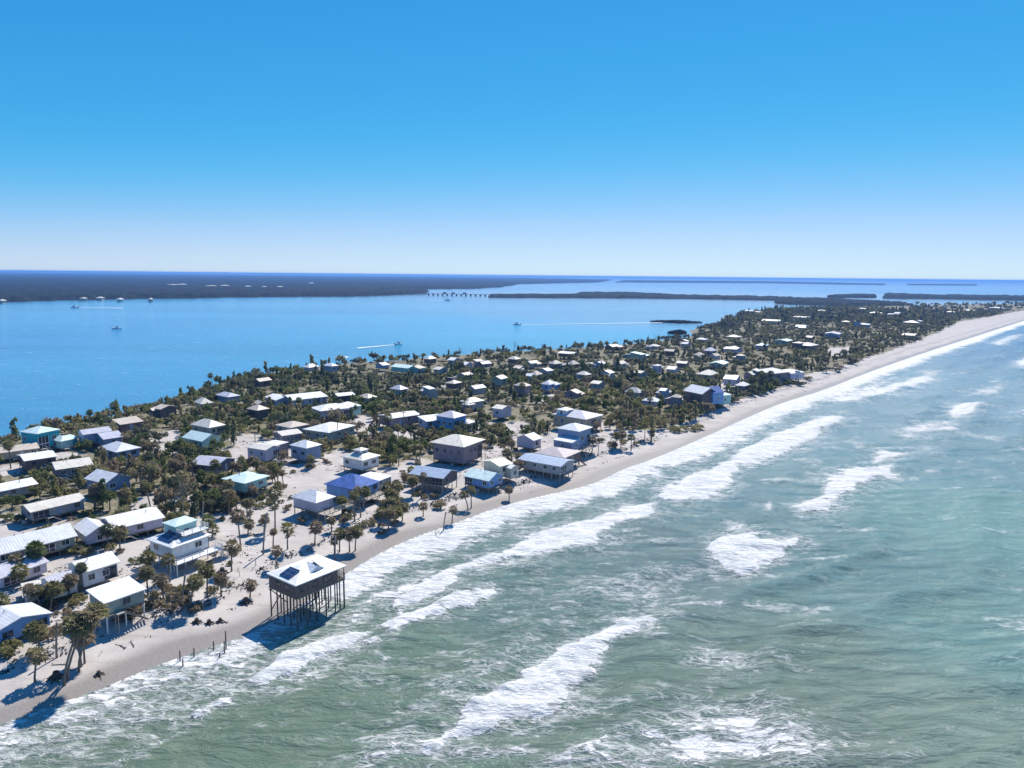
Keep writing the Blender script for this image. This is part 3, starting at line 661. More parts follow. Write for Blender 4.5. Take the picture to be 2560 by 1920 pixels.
            c_ = Vector((cx, cy, cz)); q = [c_ + s_ * (i * w / 2) + t_ * (j * h / 2) for i, j in ((-1, -1), (1, -1), (1, 1), (-1, 1))]
            MB().slab([tuple(v) for v in q], 0.08).build('solar_panel', 'solar', root)
        elif e[0] == 'prism':    # a dormer: ridge along y (front) from the slope
            _, x, y0, y1, w, z, h, wmat, rmat = e
            MB().add([(x - w / 2, y0, z), (x + w / 2, y0, z), (x, y0, z + h), (x, y1, z + h), (x - w / 2, y1, z), (x + w / 2, y1, z)], [(0, 1, 2), (0, 2, 3, 4), (1, 5, 3, 2), (4, 3, 5), (0, 4, 5, 1)]).build('dormer', rmat, root)
        elif e[0] == 'roofdeck':
            _, x0, x1, y0, y1, z, mat = e
            MB().box(x0, x1, y0, y1, z - 0.15, z).build('roof_deck', mat, root); railing(x0 + .05, x1 - .05, y0 + .05, y1 - .05, z, 'FLR', 'trim', root)
    return root

def shrink(e, f):
    e = list(e)
    if e[0] == 'block': e[5] *= f * .9; e[6] *= f
    elif e[0] == 'deck': e[5] *= f * .86
    elif e[0] == 'stairs': e[1] = (e[1][0], e[1][1], e[1][2] * f * .86)
    elif e[0] == 'roofdeck': e[5] *= f
    return tuple(e)
def houseP(name, short, label, L, F, R, ez, fz, roof='hip', rise=1.4, wall='white', rm='roof_white', la=None, lb=None, yaw=None, base=None, full=0.72, **kw):
    ez *= full; fz = fz * (full * 0.86 if full < 1 else 1)
    if full < 1: kw['extra'] = [tuple(round(q * full, 2) if isinstance(q, float) and False else q for q in e) for e in kw.get('extra', ())]; kw['extra'] = [shrink(e, full) for e in kw['extra']]
    g = 1.3 if base is None else base
    for _ in range(2):
        c, a, b, y = rect_of(L, F, R, g + ez)
        if base is None: g = gz(*c)
    if yaw is not None: y = math.radians(yaw)
    f = at(*F, g + ez)[:2]; a = la or a; b = lb or b
    ux = np.array([math.cos(y), math.sin(y)]); uy = np.array([-ux[1], ux[0]])
    if la or lb or yaw is not None: c = f + ux * a / 2 + uy * b / 2
    if DEBUG: print('HOUSE %-28s la %.1f lb %.1f yaw %.0f  at %.0f %.0f g %.1f' % (short, a, b, math.degrees(y), c[0], c[1], g))
    return house(name, short, label, c, a, b, y, ez, fz, roof, rise, wall, rm, base=g, **kw)
DEBUG = 0

# the house on piles that stands in the wash
houseP('stilt_house', 'stilt house in the surf', 'brown house on tall dark piles standing in the surf, white roof with two solar panels', (663, 1447), (739, 1465), (872, 1419), 7.9, 5.5, 'hip', 1.25, 'brown', 'roof_white', base=0.25, full=1, over=0.3, pm='darkwood', lb=8.4, la=10.9, ps=1.95, yaw=53, inset=(0, 1.5, 0, 0), win=None,
       extra=[('panel', 'L', -1.6, 1.2, 0.6, 2.9), ('prism', 0.2, -2.8, 0.0, 2.8, 8.45, 0.8, 'white', 'roof_silver'), ('tilt', 1.05, -1.6, 9.0, 2.2, 1.5, 0.75, -0.2, 0.85), ('deck', 4.0, 5.3, -3.8, 3.8, 5.5, 'FRK', 'darkwood')])
hero = None
hero = [o for o in C.objects if o.name.startswith('stilt_house')][0]
for sd, u, w_ in (('F', -3.6, 1.3), ('F', -1.2, 0.9), ('F', 1.4, 1.6), ('L', -1.3, 1.2), ('L', 1.2, 1.2), ('K', -2.5, 1.2), ('K', 1.0, 1.2)): add_window(hero, sd, u, 6.75, 5.15, 3.9, w_, 0.95, 'darkwood')
for i, (xa, ya, xb, yb) in enumerate([(-5.0, 3.75, -1.7, 3.75), (5.0, 1.9, 5.0, 3.75)]):
    MB().beam((xa, ya - .14, 1.2), (xb, yb - .14, 4.9), .09, .16).build('brace', 'darkwood', hero); MB().beam((xa, ya + .14, 4.9), (xb, yb + .14, 1.2), .09, .16).build('brace', 'darkwood', hero)
# foreground left
houseP('beach_house', 'solar-roofed white house', 'two-storey white beach house with blue solar panel and rooftop lookout room', (358, 1347), (430, 1368), (535, 1335), 6.2, 3.4, 'hip', 1.5, 'white', 'roof_white', over=0.6, pm='trim', full=0.84,
       extra=[('panel', 'L', -2.6, 1.6, 0.8, 3.6), ('block', 1.2, 1.2, 5.2, 4.6, 6.3, 9.4, 'hip', 0.7, 'mint', 'roof_mint'), ('roofdeck', -1.2, 4.4, -3.6, -1.0, 7.7, 'white'), ('deck', -5.0, 5.2, -6.6, -4.2, 3.4, 'FLR', 'trim'), ('stairs', (5.0, -5.6, 3.3), (8.5, -5.6, 0.0), 'trim')])
houseP('beach_house', 'long white shed-roofed house', 'low house with bright white slab roof raised over a dark open ground floor', (208, 1485), (262, 1506), (374, 1471), 5.0, 2.8, 'shed', 0.7, 'greygreen', 'roof_white', full=1, over=0.35, pm='trim', ps=3.4)
houseP('beach_house', 'white porch cottage', 'white walled cottage with pale gable roof, two square windows and a corner porch', (150, 1412), (208, 1430), (312, 1404), 3.9, 1.0, 'gx', 1.3, 'white', 'roof_white', over=0.45, win=None, full=1,
       extra=[('block', -6.4, -1.4, 4.4, 5.6, 1.0, 3.4, 'gx', 0.9, 'white', 'roof_lilac'), ('deck', 3.2, 6.2, -6.0, -4.0, 1.0, 'FR', 'weathered')])
wr = [o for o in C.objects if o.get('label', '').startswith('white walled cottage')][0]
houseP('beach_house', 'lilac wing cottage', 'long white roofed house with lilac walls and a gabled cross wing', (236, 1296), (290, 1320), (422, 1293), 4.8, 2.2, 'gx', 1.3, 'lilac', 'roof_white', over=0.45,
       extra=[('block', -8.2, -1.0, 5.5, 8.5, 2.2, 4.8, 'gy', 1.4, 'lilac', 'roof_white')])
houseP('beach_house', 'cut-off grey roofed house', 'pale grey metal roofed house cut off by the left edge of the picture', (-60, 1352), (-20, 1392), (77, 1352), 5.0, 2.4, 'gx', 1.8, 'greygreen', 'roof_silver', over=0.5, lb=9, la=15, yaw=50)
houseP('beach_house', 'pale blue edge house', 'pale blue white house low on the left edge beside leaning palms', (-60, 1566), (-25, 1590), (36, 1566), 4.2, 1.5, 'gy', 1.2, 'skyblue', 'roof_silver', over=0.4, lb=7, la=9)
houseP('beach_house', 'low cream shed', 'small flat topped cream shed behind the palms at lower left', (57, 1475), (62, 1489), (108, 1478), 2.6, 0.2, 'shed', 0.3, 'cream', 'roof_cream', over=0.2, la=6.0, lb=5.5, full=.9)
houseP('beach_house', 'lilac roofed edge cottage', 'lilac roofed cottage with dark shade below at the left edge', (-25, 1430), (0, 1447), (48, 1425), 3.6, 0.8, 'gx', 1.0, 'lilac', 'roof_lilac', over=0.4, la=9, lb=7)
houseP('beach_house', 'long cream roofed bungalow', 'very long low bungalow with cream white roof and shaded grey walls', (38, 1266), (78, 1280), (222, 1249), 4.6, 2.0, 'gx', 1.0, 'grey', 'roof_cream', over=0.5)
houseP('beach_house', 'white roofed edge bungalow', 'long white roofed bungalow running out of the left edge', (-60, 1222), (-30, 1236), (97, 1210), 4.6, 2.0, 'gx', 1.1, 'grey', 'roof_white', over=0.5)
houseP('beach_house', 'blue-grey gable house', 'blue grey house with silver gabled roof amid palms', (212, 1196), (262, 1210), (328, 1192), 6.0, 3.0, 'gy', 1.8, 'bluegrey', 'roof_silver', over=0.5)
houseP('beach_house', 'lavender gable house', 'raised house with lavender white gable roof near the top of the sand track', (491, 1153), (540, 1166), (572, 1145), 6.0, 3.0, 'gy', 1.3, 'mauve', 'roof_lilac', over=0.6, lb=9.5)
houseP('beach_house', 'mint house', 'mint coloured house on stilts with pale flat hip roof', (556, 1193), (612, 1209), (642, 1196), 6.4, 3.2, 'hip', 1.0, 'mint', 'roof_mint', over=0.7, lb=9.0, la=8.5)
houseP('beach_house', 'grey deck house', 'white hip roofed grey house on stilts with deck, in front of the blue tarp roof', (732, 1246), (790, 1258), (845, 1242), 6.2, 3.3, 'hip', 1.7, 'lilac', 'roof_silver', over=0.5, extra=[('deck', -3.0, 6.4, -7.2, -4.6, 3.2, 'FLR', 'weathered'), ('stairs', (6.2, -6, 3.2), (9, -6, 0), 'weathered')], lb=9)
houseP('beach_house', 'blue tarp house', 'house with bright blue tarp roof and blue walls beside a white hip roof', (828, 1207), (890, 1226), (925, 1206), 6.3, 3.0, 'hip', 2.4, 'skyblue', 'tarp_blue', over=0.5, lb=11, la=9.5,
       extra=[('block', 8.4, 1.2, 9.0, 8.0, 2.6, 5.0, 'hip', 1.2, 'grey', 'roof_white'), ('deck', -4.5, 4.6, -7.6, -5.0, 3.0, 'FLR', 'weathered')])
houseP('beach_house', 'eight-sided white house', 'white house with a rounded hip roof just behind the blue tarp roof', (858, 1143), (905, 1152), (942, 1142), 6.4, 2.6, 'hip', 1.6, 'white', 'roof_cream', over=0.6, la=8, lb=9, extra=[('block', 0, 0, 3.5, 3.5, 7.6, 9.2, 'hip', 0.6, 'white', 'roof_cream')])
houseP('stilt_house', 'blue-grey stilt house', 'open stilt house with blue grey roof and rows of pale piles on sand', (1040, 1182), (1108, 1197), (1135, 1176), 6.2, 3.8, 'gy', 1.3, 'brown', 'roof_blue', over=0.4, pm='weathered', lb=11, ps=2.4)
houseP('beach_house', 'little pale blue house', 'little pale blue cottage with white roof right above the beach', (1180, 1191), (1222, 1203), (1255, 1186), 5.0, 2.2, 'gy', 1.5, 'skyblue', 'roof_mint', over=0.4, lb=9)
houseP('beach_house', 'big cream hip house', 'large dark brown house under a broad cream hip roof', (1075, 1104), (1160, 1118), (1205, 1100), 7.2, 1.6, 'hip', 2.0, 'mauve', 'roof_cream', over=0.9, la=12.5, lb=13, full=.92)
houseP('stilt_house', 'twin-roofed stilt house', 'wide stilt house over the water line with blue grey roof and mauve hip wing', (1320, 1150), (1402, 1167), (1430, 1150), 6.6, 3.9, 'gy', 0.9, 'grey', 'roof_blue', over=0.4, pm='weathered', lb=15, la=9, ps=2.6, base=0.7,
       extra=[('block', 9.6, 1.5, 11, 11, 3.9, 6.9, 'hip', 1.3, 'brown', 'roof_mauve'), ('stairs', (14.6, -3, 3.8), (17.5, -4.6, -0.2), 'redwood'), ('deck', 14.4, 16.4, -2.5, 5, 3.9, 'FRK', 'weathered')])
houseP('beach_house', 'lavender roofed tan house', 'large tan house with broad lavender roof and dark windows', (1387, 1038), (1465, 1049), (1508, 1040), 7.0, 2.2, 'hip', 1.8, 'tan', 'roof_lilac', over=0.7, lb=16, la=12.5, full=.82, extra=[('block', -3, 4, 5, 5, 7.6, 9.4, 'hip', 0.8, 'white', 'roof_white')])
houseP('beach_house', 'blue tiered house', 'blue grey tower house with white cap roof and a second roof below', (1400, 1072), (1448, 1079), (1478, 1070), 9.4, 3.2, 'hip', 1.5, 'bluegrey', 'roof_silver', over=0.5, la=9, lb=9, full=.88,
       extra=[('block', -6.2, -1.0, 6, 7.5, 3.2, 6.2, 'shedx', 0.6, 'bluegrey', 'roof_silver'), ('deck', -4, 4.6, -7, -4.4, 3.2, 'FLR', 'weathered')])
# inland, middle
houseP('beach_house', 'white slab purple house', 'dark purple walled house under a bright white slab roof', (958, 1037), (974, 1047), (1044, 1034), 6.4, 2.6, 'gx', 0.8, 'mauve', 'roof_white', over=0.5, lb=9)
houseP('beach_house', 'white roof by the lavender tower', 'white slab roofed house leaning against the lavender blue tower', (1052, 1043), (1066, 1054), (1114, 1046), 6.4, 3.0, 'shed', 0.7, 'bluegrey', 'roof_white', over=0.4, lb=8)
houseP('beach_house', 'lavender blue tower', 'lavender blue two-storey tower house with hip roof among trees', (1104, 1038), (1135, 1046), (1157, 1036), 8.6, 1.6, 'hip', 1.8, 'skyblue', 'roof_lilac', over=0.4, la=8, lb=9, extra=[('block', 6, -3, 6, 5, 0.5, 4.2, 'hip', 1.0, 'lilac', 'roof_lilac')])
houseP('beach_house', 'big white hip house', 'big bright white hip roofed house with grey green walls', (762, 1074), (822, 1082), (892, 1063), 6.4, 2.4, 'hip', 1.6, 'greygreen', 'roof_white', over=0.6, lb=12)
houseP('beach_house', 'flat cream roofed house', 'flat cream roofed house left of the big white hip roof', (686, 1081), (705, 1090), (756, 1082), 6.0, 2.5, 'gx', 0.8, 'mauve', 'roof_cream', over=0.4, lb=8)
houseP('beach_house', 'half-hidden cream house', 'cream gray roofed house half hidden behind the flat cream roof', (694, 1062), (725, 1070), (772, 1060), 6.0, 2.5, 'hip', 1.2, 'grey', 'roof_tan', over=0.4, lb=9)
houseP('beach_house', 'cream square roofed house', 'dark lilac walled house with square cream roof and white side strip', (622, 1115), (664, 1126), (692, 1114), 6.6, 2.0, 'gy', 0.8, 'lilac', 'roof_cream', over=0.4, lb=8.5, extra=[('block', 6.0, 0.5, 5, 6, 2.0, 6.2, 'flat', 0.3, 'mauve', 'roof_white')])
houseP('beach_house', 'blue-white hip house', 'blue grey tall house with small bluish white hip roof', (740, 1113), (766, 1121), (800, 1110), 7.2, 1.5, 'hip', 1.5, 'bluegrey', 'roof_silver', over=0.4, lb=8)
houseP('beach_house', 'mint walled twin roofs', 'mint walled house with two white hip roofs side by side', (764, 1020), (800, 1028), (885, 1021), 6.6, 2.0, 'hip', 1.6, 'lilac', 'roof_white', over=0.5, lb=10, extra=[('block', 7.5, 1, 9, 8, 1.5, 6.6, 'hip', 1.5, 'mint', 'roof_white')])
houseP('beach_house', 'notched white roof', 'wide white metal roof with a notch, deep among trees near the bay', (682, 981), (730, 1001), (790, 992), 6.0, 2.4, 'gx', 1.3, 'lilac', 'roof_white', over=0.5, la=17, lb=15, extra=[('block', -9, 5, 8, 12, 2.2, 5.4, 'gy', 1.1, 'lilac', 'roof_white')])
houseP('beach_house', 'narrow white slab roof', 'narrow white slab roof right of the notched roof by the bay', (835, 983), (845, 991), (883, 985), 5.8, 2.4, 'gx', 0.8, 'brown', 'roof_white', over=0.4, lb=8)
houseP('beach_house', 'pyramid roofed house', 'pale hip roof like a low pyramid over grey green walls', (471, 1061), (522, 1070), (567, 1062), 6.6, 2.6, 'hip', 2.0, 'greygreen', 'roof_cream', over=0.5, lb=11)
houseP('beach_house', 'pale green vaulted house', 'pale green white house below the pyramid roof, half behind bushes', (457, 1090), (505, 1104), (548, 1092), 5.4, 1.0, 'gy', 1.8, 'mint', 'roof_mint', over=0.4, lb=11)
houseP('beach_house', 'blue-lavender hip house', 'wide blue lavender hip roof with white right slope', (232, 1113), (290, 1131), (352, 1118), 5.4, 2.2, 'hip', 1.8, 'bluegrey', 'roof_silver', over=0.5, lb=11)
houseP('beach_house', 'double white gable house', 'white lavender house with two roofs stepping down toward the camera', (220, 1085), (258, 1099), (312, 1092), 5.6, 2.2, 'gx', 1.3, 'bluegrey', 'roof_lilac', over=0.5, lb=10, extra=[('block', -2, 6.5, 9, 6, 2, 6.6, 'gx', 1.2, 'lilac', 'roof_lilac')])
houseP('beach_house', 'teal tower house', 'bright teal two-storey house with white cap roof on the bay shore', (61, 1078), (92, 1085), (122, 1077), 8.4, 2.6, 'hip', 1.5, 'teal', 'roof_mint', over=0.4, full=.82, la=8, lb=8.5, extra=[('block', 4.8, -4.4, 7, 4, 1.5, 4.4, 'shed', 0.5, 'teal', 'roof_mint')])
houseP('beach_house', 'pale green bay cottage', 'pale green cottage right of the teal house', (131, 1097), (152, 1104), (178, 1096), 5.2, 2.0, 'hip', 1.3, 'mint', 'roof_mint', over=0.4, lb=8)
houseP('beach_house', 'tan-roofed bay bungalow', 'long tan roofed bungalow on the left edge below the teal house', (-40, 1123), (-15, 1135), (101, 1122), 4.6, 1.8, 'gx', 1.0, 'tan', 'roof_tan', over=0.4, lb=9)
houseP('beach_house', 'white slab brown house', 'brown walled house with plain white slab roof near the left edge', (46, 1138), (60, 1153), (143, 1140), 5.2, 2.0, 'gx', 0.8, 'brown', 'roof_white', over=0.4, lb=10)
houseP('beach_house', 'cream curved roof house', 'cream roofed house with dark open ground floor between palms', (118, 1164), (138, 1175), (235, 1163), 5.6, 2.8, 'gx', 1.2, 'mauve', 'roof_cream', over=0.5, lb=10)
houseP('beach_house', 'brown bay shore house', 'dark brown house with tan roof at the bay shore', (253, 1053), (300, 1062), (364, 1054), 6.0, 2.8, 'gx', 1.2, 'brown', 'roof_tan', over=0.5, lb=12)
houseP('beach_house', 'lilac bay roof', 'lilac roof at the bay edge left of the woods', (541, 986), (570, 993), (600, 988), 5.8, 2.4, 'hip', 1.3, 'bluegrey', 'roof_lilac', over=0.4, lb=11)
# the storm-stripped blue tarp house further up the beach
houseP('beach_house', 'far blue tarp house', 'tall silver roofed house with blue tarped front wing above the far beach', (1716, 972), (1755, 986), (1798, 976), 8.0, 2.6, 'gy', 2.6, 'brown', 'roof_silver', over=0.5, la=10, lb=12, full=.9, extra=[('block', 4.2, -3.0, 7, 8, 3.0, 8.2, 'gx', 2.4, 'skyblue', 'tarp_blue'), ('block', 11, 0, 8, 9, 1.5, 6.0, 'hip', 1.6, 'mint', 'roof_mint')])
houseP('beach_house', 'far lavender shore house', 'lavender roofed house with white wing where the far beach bends', (1892, 925), (1935, 934), (1975, 926), 7.5, 3.0, 'hip', 2.0, 'mauve', 'roof_lilac', over=0.6, la=15, lb=15, full=.85, extra=[('block', 13, -2, 13, 12, 2.5, 6.5, 'hip', 1.6, 'lilac', 'roof_white')])

# windows of the porch cottage, put where the picture shows them
A_, B_ = FOOT[3][3] - 0.45, FOOT[3][4] - 0.45
for u in (-1.6, 0.9): add_window(wr, 'F', u, 2.55, A_, B_, 1.1, 1.1)
add_window(wr, 'L', 0, 2.5, A_, B_, 1.0, 1.1); add_window(wr, 'R', 0.6, 2.5, A_, B_, 1.0, 1.1)
MB().box(A_ - 2.4, A_ - 0.2, -B_ - 0.03, -B_ - 0.003, 1.1, 3.4).build('porch_shade_sheet', 'glass', wr)  # flat dark sheet on the wall, stands in for shade inside the open porch

# smaller houses up the island, read off one by one: left, right, top and bottom of the roof in the photograph, roof, wall
FAR = [(1150, 1211, 993, 1008, 'roof_cream', 'grey'), (1240, 1271, 1013, 1023, 'roof_cream', 'lilac'), (1168, 1216, 962, 975, 'roof_lilac', 'grey'), (977, 1018, 963, 979, 'roof_lilac', 'greygreen'), (1058, 1090, 967, 984, 'roof_silver', 'grey'),
 (940, 971, 905, 917, 'roof_white', 'bluegrey'), (977, 1046, 910, 922, 'roof_mint', 'mint'), (1091, 1113, 917, 926, 'roof_cream', 'grey'), (1120, 1150, 893, 905, 'roof_white', 'bluegrey'), (1153, 1176, 905, 915, 'roof_white', 'lilac'), (1197, 1224, 902, 914, 'roof_lilac', 'mauve'), (1060, 1090, 890, 900, 'roof_cream', 'brown'), (1316, 1346, 901, 911, 'roof_cream', 'grey'), (1350, 1378, 919, 929, 'roof_cream', 'lilac'), (1328, 1350, 931, 940, 'roof_tan', 'lilac'), (1226, 1271, 939, 951, 'roof_cream', 'greygreen'), (1145, 1181, 931, 940, 'roof_tan', 'mauve'), (1445, 1473, 930, 938, 'roof_cream', 'bluegrey'), (1350, 1394, 950, 966, 'roof_silver', 'skyblue'), (1377, 1400, 904, 913, 'roof_tan', 'brown'),
 (1395, 1446, 876, 887, 'roof_white', 'brown'), (1510, 1552, 860, 871, 'roof_tan', 'brown'), (1556, 1624, 881, 893, 'roof_mint', 'greygreen'), (1480, 1517, 900, 914, 'roof_silver', 'skyblue'), (1530, 1570, 902, 914, 'roof_tan', 'grey'), (1692, 1722, 901, 911, 'roof_cream', 'brown'), (1628, 1658, 912, 923, 'roof_white', 'lilac'), (1662, 1702, 917, 925, 'roof_cream', 'lilac'), (1590, 1612, 926, 934, 'roof_tan', 'grey'), (1505, 1530, 926, 934, 'roof_cream', 'lilac'), (1755, 1795, 870, 880, 'roof_lilac', 'mauve'), (1804, 1862, 862, 878, 'roof_cream', 'lilac'), (1735, 1760, 882, 891, 'roof_tan', 'mauve'), (1776, 1798, 884, 892, 'roof_tan', 'lilac'), (1766, 1829, 899, 913, 'roof_mint', 'greygreen'), (1740, 1769, 843, 852, 'roof_silver', 'bluegrey'), (1816, 1854, 835, 848, 'roof_cream', 'tan'),
 (1564, 1607, 972, 984, 'roof_cream', 'tan'), (1641, 1677, 974, 985, 'roof_white', 'bluegrey'), (1612, 1646, 994, 1004, 'roof_white', 'lilac'), (1664, 1706, 992, 1002, 'roof_cream', 'mauve'), (1737, 1800, 928, 938, 'roof_cream', 'greygreen'), (1802, 1858, 940, 951, 'roof_white', 'lilac'), (1856, 1900, 929, 938, 'roof_cream', 'mauve'), (1840, 1872, 956, 966, 'roof_white', 'mauve'), (1990, 2048, 856, 868, 'roof_cream', 'brown'), (2050, 2112, 824, 842, 'roof_lilac', 'bluegrey'), (1984, 2024, 810, 821, 'roof_white', 'grey'), (1932, 1986, 846, 856, 'roof_mint', 'greygreen'), (1885, 1925, 858, 866, 'roof_mint', 'bluegrey'), (2078, 2096, 784, 798, 'roof_cream', 'lilac'), (1972, 2042, 785, 800, 'roof_mauve', 'lilac'), (1900, 1960, 795, 808, 'roof_cream', 'tan'), (2135, 2182, 803, 817, 'roof_silver', 'bluegrey'), (2258, 2302, 797, 813, 'roof_white', 'mauve'), (2250, 2300, 829, 844, 'roof_tan', 'brown'), (2100, 2130, 800, 808, 'roof_tan', 'mauve'), (2215, 2255, 780, 790, 'roof_lilac', 'grey'), (2340, 2378, 776, 787, 'roof_lilac', 'bluegrey'), (2170, 2210, 778, 786, 'roof_cream', 'grey'), (2470, 2510, 765, 774, 'roof_lilac', 'grey'), (2405, 2440, 772, 780, 'roof_cream', 'mauve'), (2030, 2075, 773, 780, 'roof_cream', 'lilac'), (1870, 1905, 776, 783, 'roof_tan', 'tan'), (2140, 2170, 768, 775, 'roof_tan', 'lilac'),
 (640, 672, 945, 954, 'roof_tan', 'brown'), (765, 790, 912, 921, 'roof_white', 'lilac'), (815, 838, 909, 918, 'roof_silver', 'bluegrey'), (1270, 1300, 892, 900, 'roof_cream', 'brown'), (1285, 1312, 914, 922, 'roof_tan', 'grey'), (1420, 1445, 905, 912, 'roof_tan', 'brown'), (498, 520, 1000, 1010, 'roof_cream', 'tan'), (618, 672, 1013, 1027, 'roof_tan', 'brown'), (395, 430, 1012, 1024, 'roof_tan', 'brown'), (1660, 1690, 873, 881, 'roof_tan', 'brown'), (1300, 1345, 1088, 1100, 'roof_silver', 'lilac'), (1225, 1262, 1148, 1160, 'roof_cream', 'cream'), (1620, 1652, 860, 868, 'roof_cream', 'grey'), (1700, 1730, 855, 862, 'roof_lilac', 'grey'), (2010, 2040, 838, 846, 'roof_tan', 'brown'), (1835, 1862, 888, 896, 'roof_cream', 'mauve'), (1120, 1148, 952, 961, 'roof_tan', 'brown'), (1290, 1322, 957, 966, 'roof_tan', 'mauve'), (1480, 1510, 952, 960, 'roof_cream', 'grey'), (900, 936, 985, 995, 'roof_tan', 'lilac'), (1415, 1450, 975, 985, 'roof_tan', 'mauve')]
rnd = random.Random(7)
COLN = {'roof_cream': 'cream', 'roof_lilac': 'lavender', 'roof_silver': 'silver', 'roof_white': 'bright white', 'roof_mint': 'pale mint', 'roof_tan': 'tan', 'roof_mauve': 'mauve'}
WALN = {'greygreen': 'grey green', 'bluegrey': 'blue grey', 'skyblue': 'sky blue'}
FARH = []
for (x0, x1, y0, y1, rm, wl) in FAR:
    ez = rnd.uniform(3.9, 5.0); p = at((x0 + x1) / 2, (y0 + y1) / 2, 1.3 + ez + 0.6)
    w = (x1 - x0) / FPX * math.hypot(p[1], CAMZ); yaw = math.radians(YAW0 + rnd.uniform(-9, 9) + (0 if rnd.random() < .75 else 90))
    w = min(max(w, 9.0), 26); la, lb = (w * 0.86, w * 0.6) if rnd.random() < .5 else (w * 0.66, w * 0.8)
    rk = rnd.choice(['hip', 'hip', 'gx', 'gy']); rise = rnd.uniform(1.2, 2.2) if rk == 'hip' else rnd.uniform(0.9, 1.6)
    near = p[1] < 420
    o = house('beach_house', '', None, p[:2], la, lb, yaw, ez, rnd.choice([1.3, 1.7, 2.1]), rk, rise, wl, rm, over=0.5, lod=1 if near else (1 if p[1] < 650 else 0), extra=[] if rnd.random() < .4 else [('block', rnd.choice([-1, 1]) * la * .42, rnd.choice([-1, 1]) * lb * .3, la * rnd.uniform(.5, .8), lb * rnd.uniform(.5, .8), 1.0, ez - rnd.uniform(.2, 1.2) if rnd.random() < .7 else ez + 1.6, rnd.choice(['hip', 'gx', 'gy', 'shed']), rnd.uniform(.7, 1.4), wl, rnd.choice([rm, rm, 'roof_grey', 'roof_tan', 'roof_white']))])
    FARH.append((o, p, rm, wl)); LAND.pop()
    if p[1] >= 650:
        for sd in 'FL': add_window(o, sd, 0, ez - 1.4, la / 2 - 0.5, lb / 2 - 0.5, 1.6, 1.1)
# ------------------------------------------------------------------ plants
rng = np.random.default_rng(11)
def foot_dist(P, extra_front=0.0):
    """metres from the nearest house wall (negative inside)"""
    best = np.full(len(P), 1e9)
    for cx, cy, yaw, A, Bh in FOOT:
        c, s = math.cos(yaw), math.sin(yaw); dx, dy = P[:, 0] - cx, P[:, 1] - cy
        u = np.abs(dx * c + dy * s) - A; v = np.abs(-dx * s + dy * c) - Bh
        best = np.minimum(best, np.maximum(u, v))
    return best
def in_front(P, reach):
    """stands on the camera side of a house close enough to hide its walls"""
    m = np.zeros(len(P), bool)
    for cx, cy, yaw, A, Bh in FOOT:
        d = np.array([-cx, -cy]); L = np.linalg.norm(d); d = d / L
        dx, dy = P[:, 0] - cx, P[:, 1] - cy; t = dx * d[0] + dy * d[1]; w = np.abs(-dx * d[1] + dy * d[0])
        R = (A + Bh) * 0.6
        m |= (t > 0) & (t < R + reach) & (w < R * 0.95)
    return m

def leaf_cloud(r, blobs, n, size, flat=1.0):
    """n small leaf-clump quads over the skins of a few lobes"""
    V = []; Fc = []
    for i in range(n):
        b = blobs[r.integers(len(blobs))]; c, R = np.array(b[:3]), b[3]
        d = r.normal(size=3); d /= np.linalg.norm(d)
        if d[2] < -0.35: d[2] *= -0.5
        p = c + d * R * (0.62 + 0.48 * r.random()) * np.array([1, 1, flat])
        nrm = d + r.normal(size=3) * 0.75; nrm /= np.linalg.norm(nrm)
        a = np.cross(nrm, r.normal(size=3)); a /= np.linalg.norm(a); e = np.cross(nrm, a)
        s1, s2 = size * (0.6 + 0.9 * r.random()), size * (0.4 + 0.6 * r.random())
        k0 = len(V); V += [p - a * s1, p + e * s2 * 0.8 + a * s1 * .1, p + a * s1, p - e * s2 * 0.8 - a * s1 * .1]; Fc.append((k0, k0 + 1, k0 + 2, k0 + 3))
    return np.array(V), np.array(Fc)

def tree_blobs(r, n=7, h=0.55):
    B_ = [(0, 0, h, 0.42)]
    for i in range(n):
        a = r.random() * 6.28; q = 0.35 + 0.4 * r.random(); B_.append((q * math.cos(a), q * math.sin(a), h - 0.15 + 0.4 * r.random(), 0.25 + 0.2 * r.random()))
    return B_
def trunk_mb(r, blobs, mat):
    m = MB(); m.tube([(0, 0, -0.25), (0.02, 0.02, 0.15), (0.0, 0.03, 0.4)], [0.075, 0.055, 0.04], 6)
    for b in blobs[1:6]: m.tube([(0, 0.02, 0.22), (b[0] * 0.5, b[1] * 0.5, b[2] * 0.62), (b[0] * .95, b[1] * .95, b[2])], [0.035, 0.026, 0.012], 5)
    return m.mesh('trunk', mat)
TREE = []; SHRUB = []; LOWT = []
for v in range(6):
    r = np.random.default_rng(100 + v); bl = tree_blobs(r, 6 + v % 3) if v < 4 else [(r.normal() * .12, r.normal() * .12, .25 + .16 * j, .34 - .03 * j) for j in range(8)]      # the last two are tall, thin and ragged
    tr = trunk_mb(r, bl, 'bark'); LV, LF = leaf_cloud(r, bl, 560 if v < 4 else 300, 0.105)
    TREE.append((tr, {m: np_mesh('crown', LV, LF, m, False) for m in ('leaf_green', 'leaf_olive', 'leaf_dark', 'leaf_dry')}))
for v in range(4):
    r = np.random.default_rng(200 + v); bl = [(0, 0, 0.3, 0.45)] + [(0.55 * math.cos(a), 0.55 * math.sin(a), 0.22 + 0.2 * r.random(), 0.32) for a in r.random(5) * 6.28]
    m = MB()
    for b in bl: m.tube([(b[0] * .2, b[1] * .2, -0.2), (b[0] * .6, b[1] * .6, b[2] * .6), (b[0], b[1], b[2])], [0.03, 0.022, 0.01], 5)
    LV, LF = leaf_cloud(r, bl, 330, 0.12)
    SHRUB.append((m.mesh('stem', 'bark'), {q: np_mesh('foliage', LV, LF, q, False) for q in ('leaf_green', 'leaf_olive', 'leaf_dry', 'leaf_dark')}))
